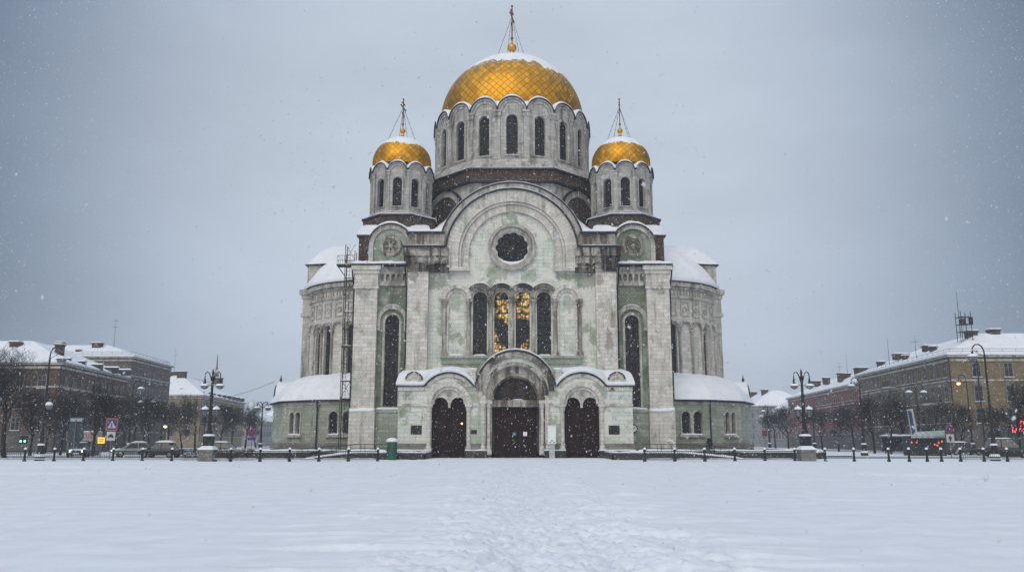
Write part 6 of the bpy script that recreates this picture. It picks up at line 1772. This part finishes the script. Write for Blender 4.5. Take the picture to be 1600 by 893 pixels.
# ================================================================== GROUND
def ground():
    rs = np.random.RandomState(5)
    xs = np.concatenate([np.linspace(-900, -60, 22)[:-1], np.linspace(-60, -9, 90)[:-1], np.linspace(-9, 9, 260)[:-1], np.linspace(9, 60, 90)[:-1], np.linspace(60, 900, 22)])
    ys = np.concatenate([np.linspace(-40, 8, 12)[:-1], np.geomspace(8, 80, 420)[:-1], np.linspace(80, 130, 30)[:-1], np.linspace(130, 1000, 20)])
    X, Y = np.meshgrid(xs, ys)
    Z = np.zeros_like(X)
    # broad drifts
    for i in range(26):
        kx, ky = rs.uniform(-.35, .35), rs.uniform(.05, .9); ph = rs.uniform(0, 7)
        wl = math.hypot(kx, ky); Z += .014 / (wl + .25) * np.sin(kx * X + ky * Y + ph) * .35
    # wind ripples
    for i in range(18):
        kx, ky = rs.uniform(-.5, .5), rs.uniform(1.5, 5); ph = rs.uniform(0, 7)
        Z += .0024 * np.sin(kx * X + ky * Y + ph + .8 * np.sin(.3 * X + ph))
    near = np.clip((82 - Y) / 10, 0, 1) * np.clip((Y - 2) / 6, 0, 1)
    Z *= near
    # trodden trail up to the middle door
    xc = .35 + .35 * np.sin(Y * .13) + .012 * (Y - 10) * 0
    wdt = 1.25 + .35 * np.sin(Y * .21 + 1) + .25 * np.sin(Y * .9)
    u = (X - xc) / wdt
    path = np.exp(-(u ** 4)) * np.clip((86 - Y) / 3, 0, 1)
    Z -= .035 * path
    Z += .05 * np.exp(-((np.abs(u) - 1.35) ** 2) / .07) * near * (.6 + .4 * np.sin(Y * 2.3 + np.sign(u)))
    foot = np.zeros_like(Z)
    def dent(x, y, a, L_, W_, dep, rim, sharp=1.5):
        j0 = np.searchsorted(ys, y - 1.0); j1 = np.searchsorted(ys, y + 1.0); i0 = np.searchsorted(xs, x - 1.0); i1 = np.searchsorted(xs, x + 1.0)
        dx = X[j0:j1, i0:i1] - x; dy = Y[j0:j1, i0:i1] - y
        p = dx * math.cos(a) + dy * math.sin(a); q = -dx * math.sin(a) + dy * math.cos(a)
        r2 = (p / W_) ** 2 + (q / L_) ** 2
        foot[j0:j1, i0:i1] += -dep * np.exp(-r2 ** sharp) + dep * rim * np.exp(-((np.sqrt(r2) - 1.45) ** 2) / .09)
    for i in range(5200):      # churned, half blown-over trampling
        y = 9 * (76 / 9) ** rs.uniform(0, 1)
        dent(.35 + .35 * math.sin(y * .13) + rs.normal(0, 1.1), y, rs.uniform(-1.6, 1.6), rs.uniform(.10, .30), rs.uniform(.05, .13), rs.uniform(.009, .038), .55)
    for t in range(7):         # single lines of steps along and beside the trail
        x0 = rs.normal(.3, 1.1); ph = rs.uniform(0, 6); dr = rs.normal(0, .02); y = 8.5 + rs.uniform(0, 4); k = 0
        while y < 74:
            dent(x0 + dr * (y - 8) + .3 * math.sin(y * .1 + ph) + (.11 if k % 2 else -.11) + rs.normal(0, .03), y, rs.normal(0, .15), .16, .07, rs.uniform(.035, .06), .35, 2.0)
            y += rs.uniform(.6, .75); k += 1
    Z += np.clip(foot, -.11, .065)
    # low wind crusts along the flanks of the trail
    for i in range(160):
        y = 9 * (60 / 9) ** rs.uniform(0, 1); x = .35 + rs.choice([-1, 1]) * rs.uniform(1.2, 3.8)
        L_, W_ = rs.uniform(.5, 1.5), rs.uniform(.1, .25)
        dx = X - x; dy = Y - y - .12 * np.sin(dx * 2 + i)
        Z += rs.uniform(.02, .05) * np.exp(-(dx / L_) ** 2) * np.where(dy > 0, np.exp(-(dy / (W_ * 2.4)) ** 2), np.exp(-(dy / (W_ * .5)) ** 2))
    # old tyre arcs swept over by snow
    for (cx, cyy, r) in ((-30, 66, 22), (-30, 66, 23.7), (-26, 42, 12), (-26, 42, 13.6), (30, 60, 20), (30, 60, 21.6)):
        d = np.hypot((X - cx), (Y - cyy) * 1.0) - r
        Z += (-.06 * np.exp(-(d / .4) ** 2) + .05 * np.exp(-((np.abs(d) - .75) / .3) ** 2)) * near
    Z = np.where(Y > 83, np.minimum(Z, 0.0), Z)
    nv = len(xs)
    verts = np.stack([X.ravel(), Y.ravel(), Z.ravel()], 1)
    idx = np.arange(len(xs) * len(ys)).reshape(len(ys), nv)
    faces = np.stack([idx[:-1, :-1].ravel(), idx[:-1, 1:].ravel(), idx[1:, 1:].ravel(), idx[1:, :-1].ravel()], 1)
    me = bpy.data.meshes.new('snow_ground')
    me.vertices.add(len(verts)); me.vertices.foreach_set('co', verts.ravel())
    me.loops.add(faces.size); me.loops.foreach_set('vertex_index', faces.ravel())
    me.polygons.add(len(faces)); me.polygons.foreach_set('loop_start', np.arange(len(faces)) * 4)
    me.polygons.foreach_set('use_smooth', [True] * len(faces))
    me.update(); me.validate()
    me.materials.append(snow_mat('square_snow', 1.6, .4, .07, (.76, .80, .865)))
    o = bpy.data.objects.new('snow_ground', me); COL.objects.link(o)
    tag(o, kind='structure')
    # trodden snow of the streets behind the fence
    rd = snow_mat('street_snow', 1.0, .5, .1, (.30, .31, .33))
    for nm, x0, x1, y0, y1 in (('road', -140, -22, 84, 97), ('road', 24, 140, 82, 95), ('road', -78, -64, 97.5, 300), ('road', 56, 66, 95.5, 300)):
        mb = MB(); mb.box(x0, x1, y0, y1, -.02, .012); tag(mb.build(nm, rd), kind='structure')
ground()
# ================================================================== CAMERA, SKY, LIGHT
cam_d = bpy.data.cameras.new('camera'); cam = bpy.data.objects.new('camera', cam_d); COL.objects.link(cam)
cam_d.sensor_width = 36; cam_d.lens = 36 * 1300 / 1600
cam.location = (0, 0, 1.6); cam.rotation_euler = (R(90 + 10.6), 0, 0)
cam_d.clip_start = .1; cam_d.clip_end = 4000
scene.camera = cam
cam_d.dof.use_dof = True; cam_d.dof.focus_distance = 88; cam_d.dof.aperture_fstop = 2.8

w = bpy.data.worlds.new('World'); scene.world = w; w.use_nodes = True
nt = w.node_tree
bg = nt.nodes['Background']
SUN_EL, SUN_AZ = 38, 200     # behind the camera, a little to its left; heading measured clockwise from +Y
sky = N(nt, 'ShaderNodeTexSky', sky_type='NISHITA')
sky.sun_disc = False; sky.sun_elevation = R(SUN_EL); sky.sun_rotation = R(SUN_AZ); sky.air_density = 1.0; sky.dust_density = 2.0
d = N(nt, 'ShaderNodeTexCoord').outputs['Generated']
def dot(v):
    return N(nt, 'ShaderNodeVectorMath', {0: d, 1: v}, operation='DOT_PRODUCT').outputs['Value']
# overcast deck: a lighter patch ahead of the camera, sides darkened like a lens vignette, bright overhead and behind
front = rng(nt, dot((0, .955, .295)), .78, .985)
up = rng(nt, dot((0, 0, 1)), .45, .9)
back = rng(nt, dot((-.15, -.98, .1)), -.2, .7)
cl = noise(nt, mapping(nt, d, (1.6, 1.6, 4)), 1.3, 5, .55)
k = math_(nt, 'ADD', .30, math_(nt, 'MULTIPLY', front, .73))
k = math_(nt, 'ADD', k, math_(nt, 'MULTIPLY', up, .90))
k = math_(nt, 'ADD', k, math_(nt, 'MULTIPLY', back, .95))
k = math_(nt, 'MULTIPLY', k, rng(nt, cl, .3, .7, .93, 1.07))
tint = mix(nt, front, (3.75, 5.15, 7.35), (5.6, 6.35, 7.35))
tint = mix(nt, up, tint, (4.5, 5.65, 7.45))
tint = mix(nt, back, tint, (6.4, 6.25, 6.0))
cloud = N(nt, 'ShaderNodeVectorMath', {0: tint, 3: k}, operation='SCALE').outputs[0]
col_ = mix(nt, .96, sky.outputs[0], cloud)
nt.links.new(col_, bg.inputs['Color']); bg.inputs['Strength'].default_value = .1

sd = bpy.data.lights.new('sun', 'SUN'); so = bpy.data.objects.new('sun', sd); COL.objects.link(so)
sd.energy = .85; sd.angle = R(35); sd.color = (1.0, .95, .88)
az = R(SUN_AZ); el = R(SUN_EL)
to_sun = Vector((sin(az) * cos(el), cos(az) * cos(el), sin(el)))
so.rotation_euler = to_sun.to_track_quat('Z', 'Y').to_euler()
so.location = (-20, -40, 80)

vs_ = scene.view_settings
scene.display_settings.display_device = 'sRGB'
vs_.view_transform = 'Standard'; vs_.look = 'None'; vs_.gamma = 1.0; vs_.use_curve_mapping = False
vs_.exposure = -0.1
cy = scene.cycles
cy.use_denoising = True
try: cy.denoiser = 'OPENIMAGEDENOISE'; cy.denoising_input_passes = 'RGB_ALBEDO_NORMAL'; cy.denoising_prefilter = 'ACCURATE'
except Exception: pass
cy.max_bounces = 6; cy.diffuse_bounces = 3; cy.glossy_bounces = 3; cy.transmission_bounces = 4; cy.volume_bounces = 1; cy.transparent_max_bounces = 8
cy.sample_clamp_indirect = 6
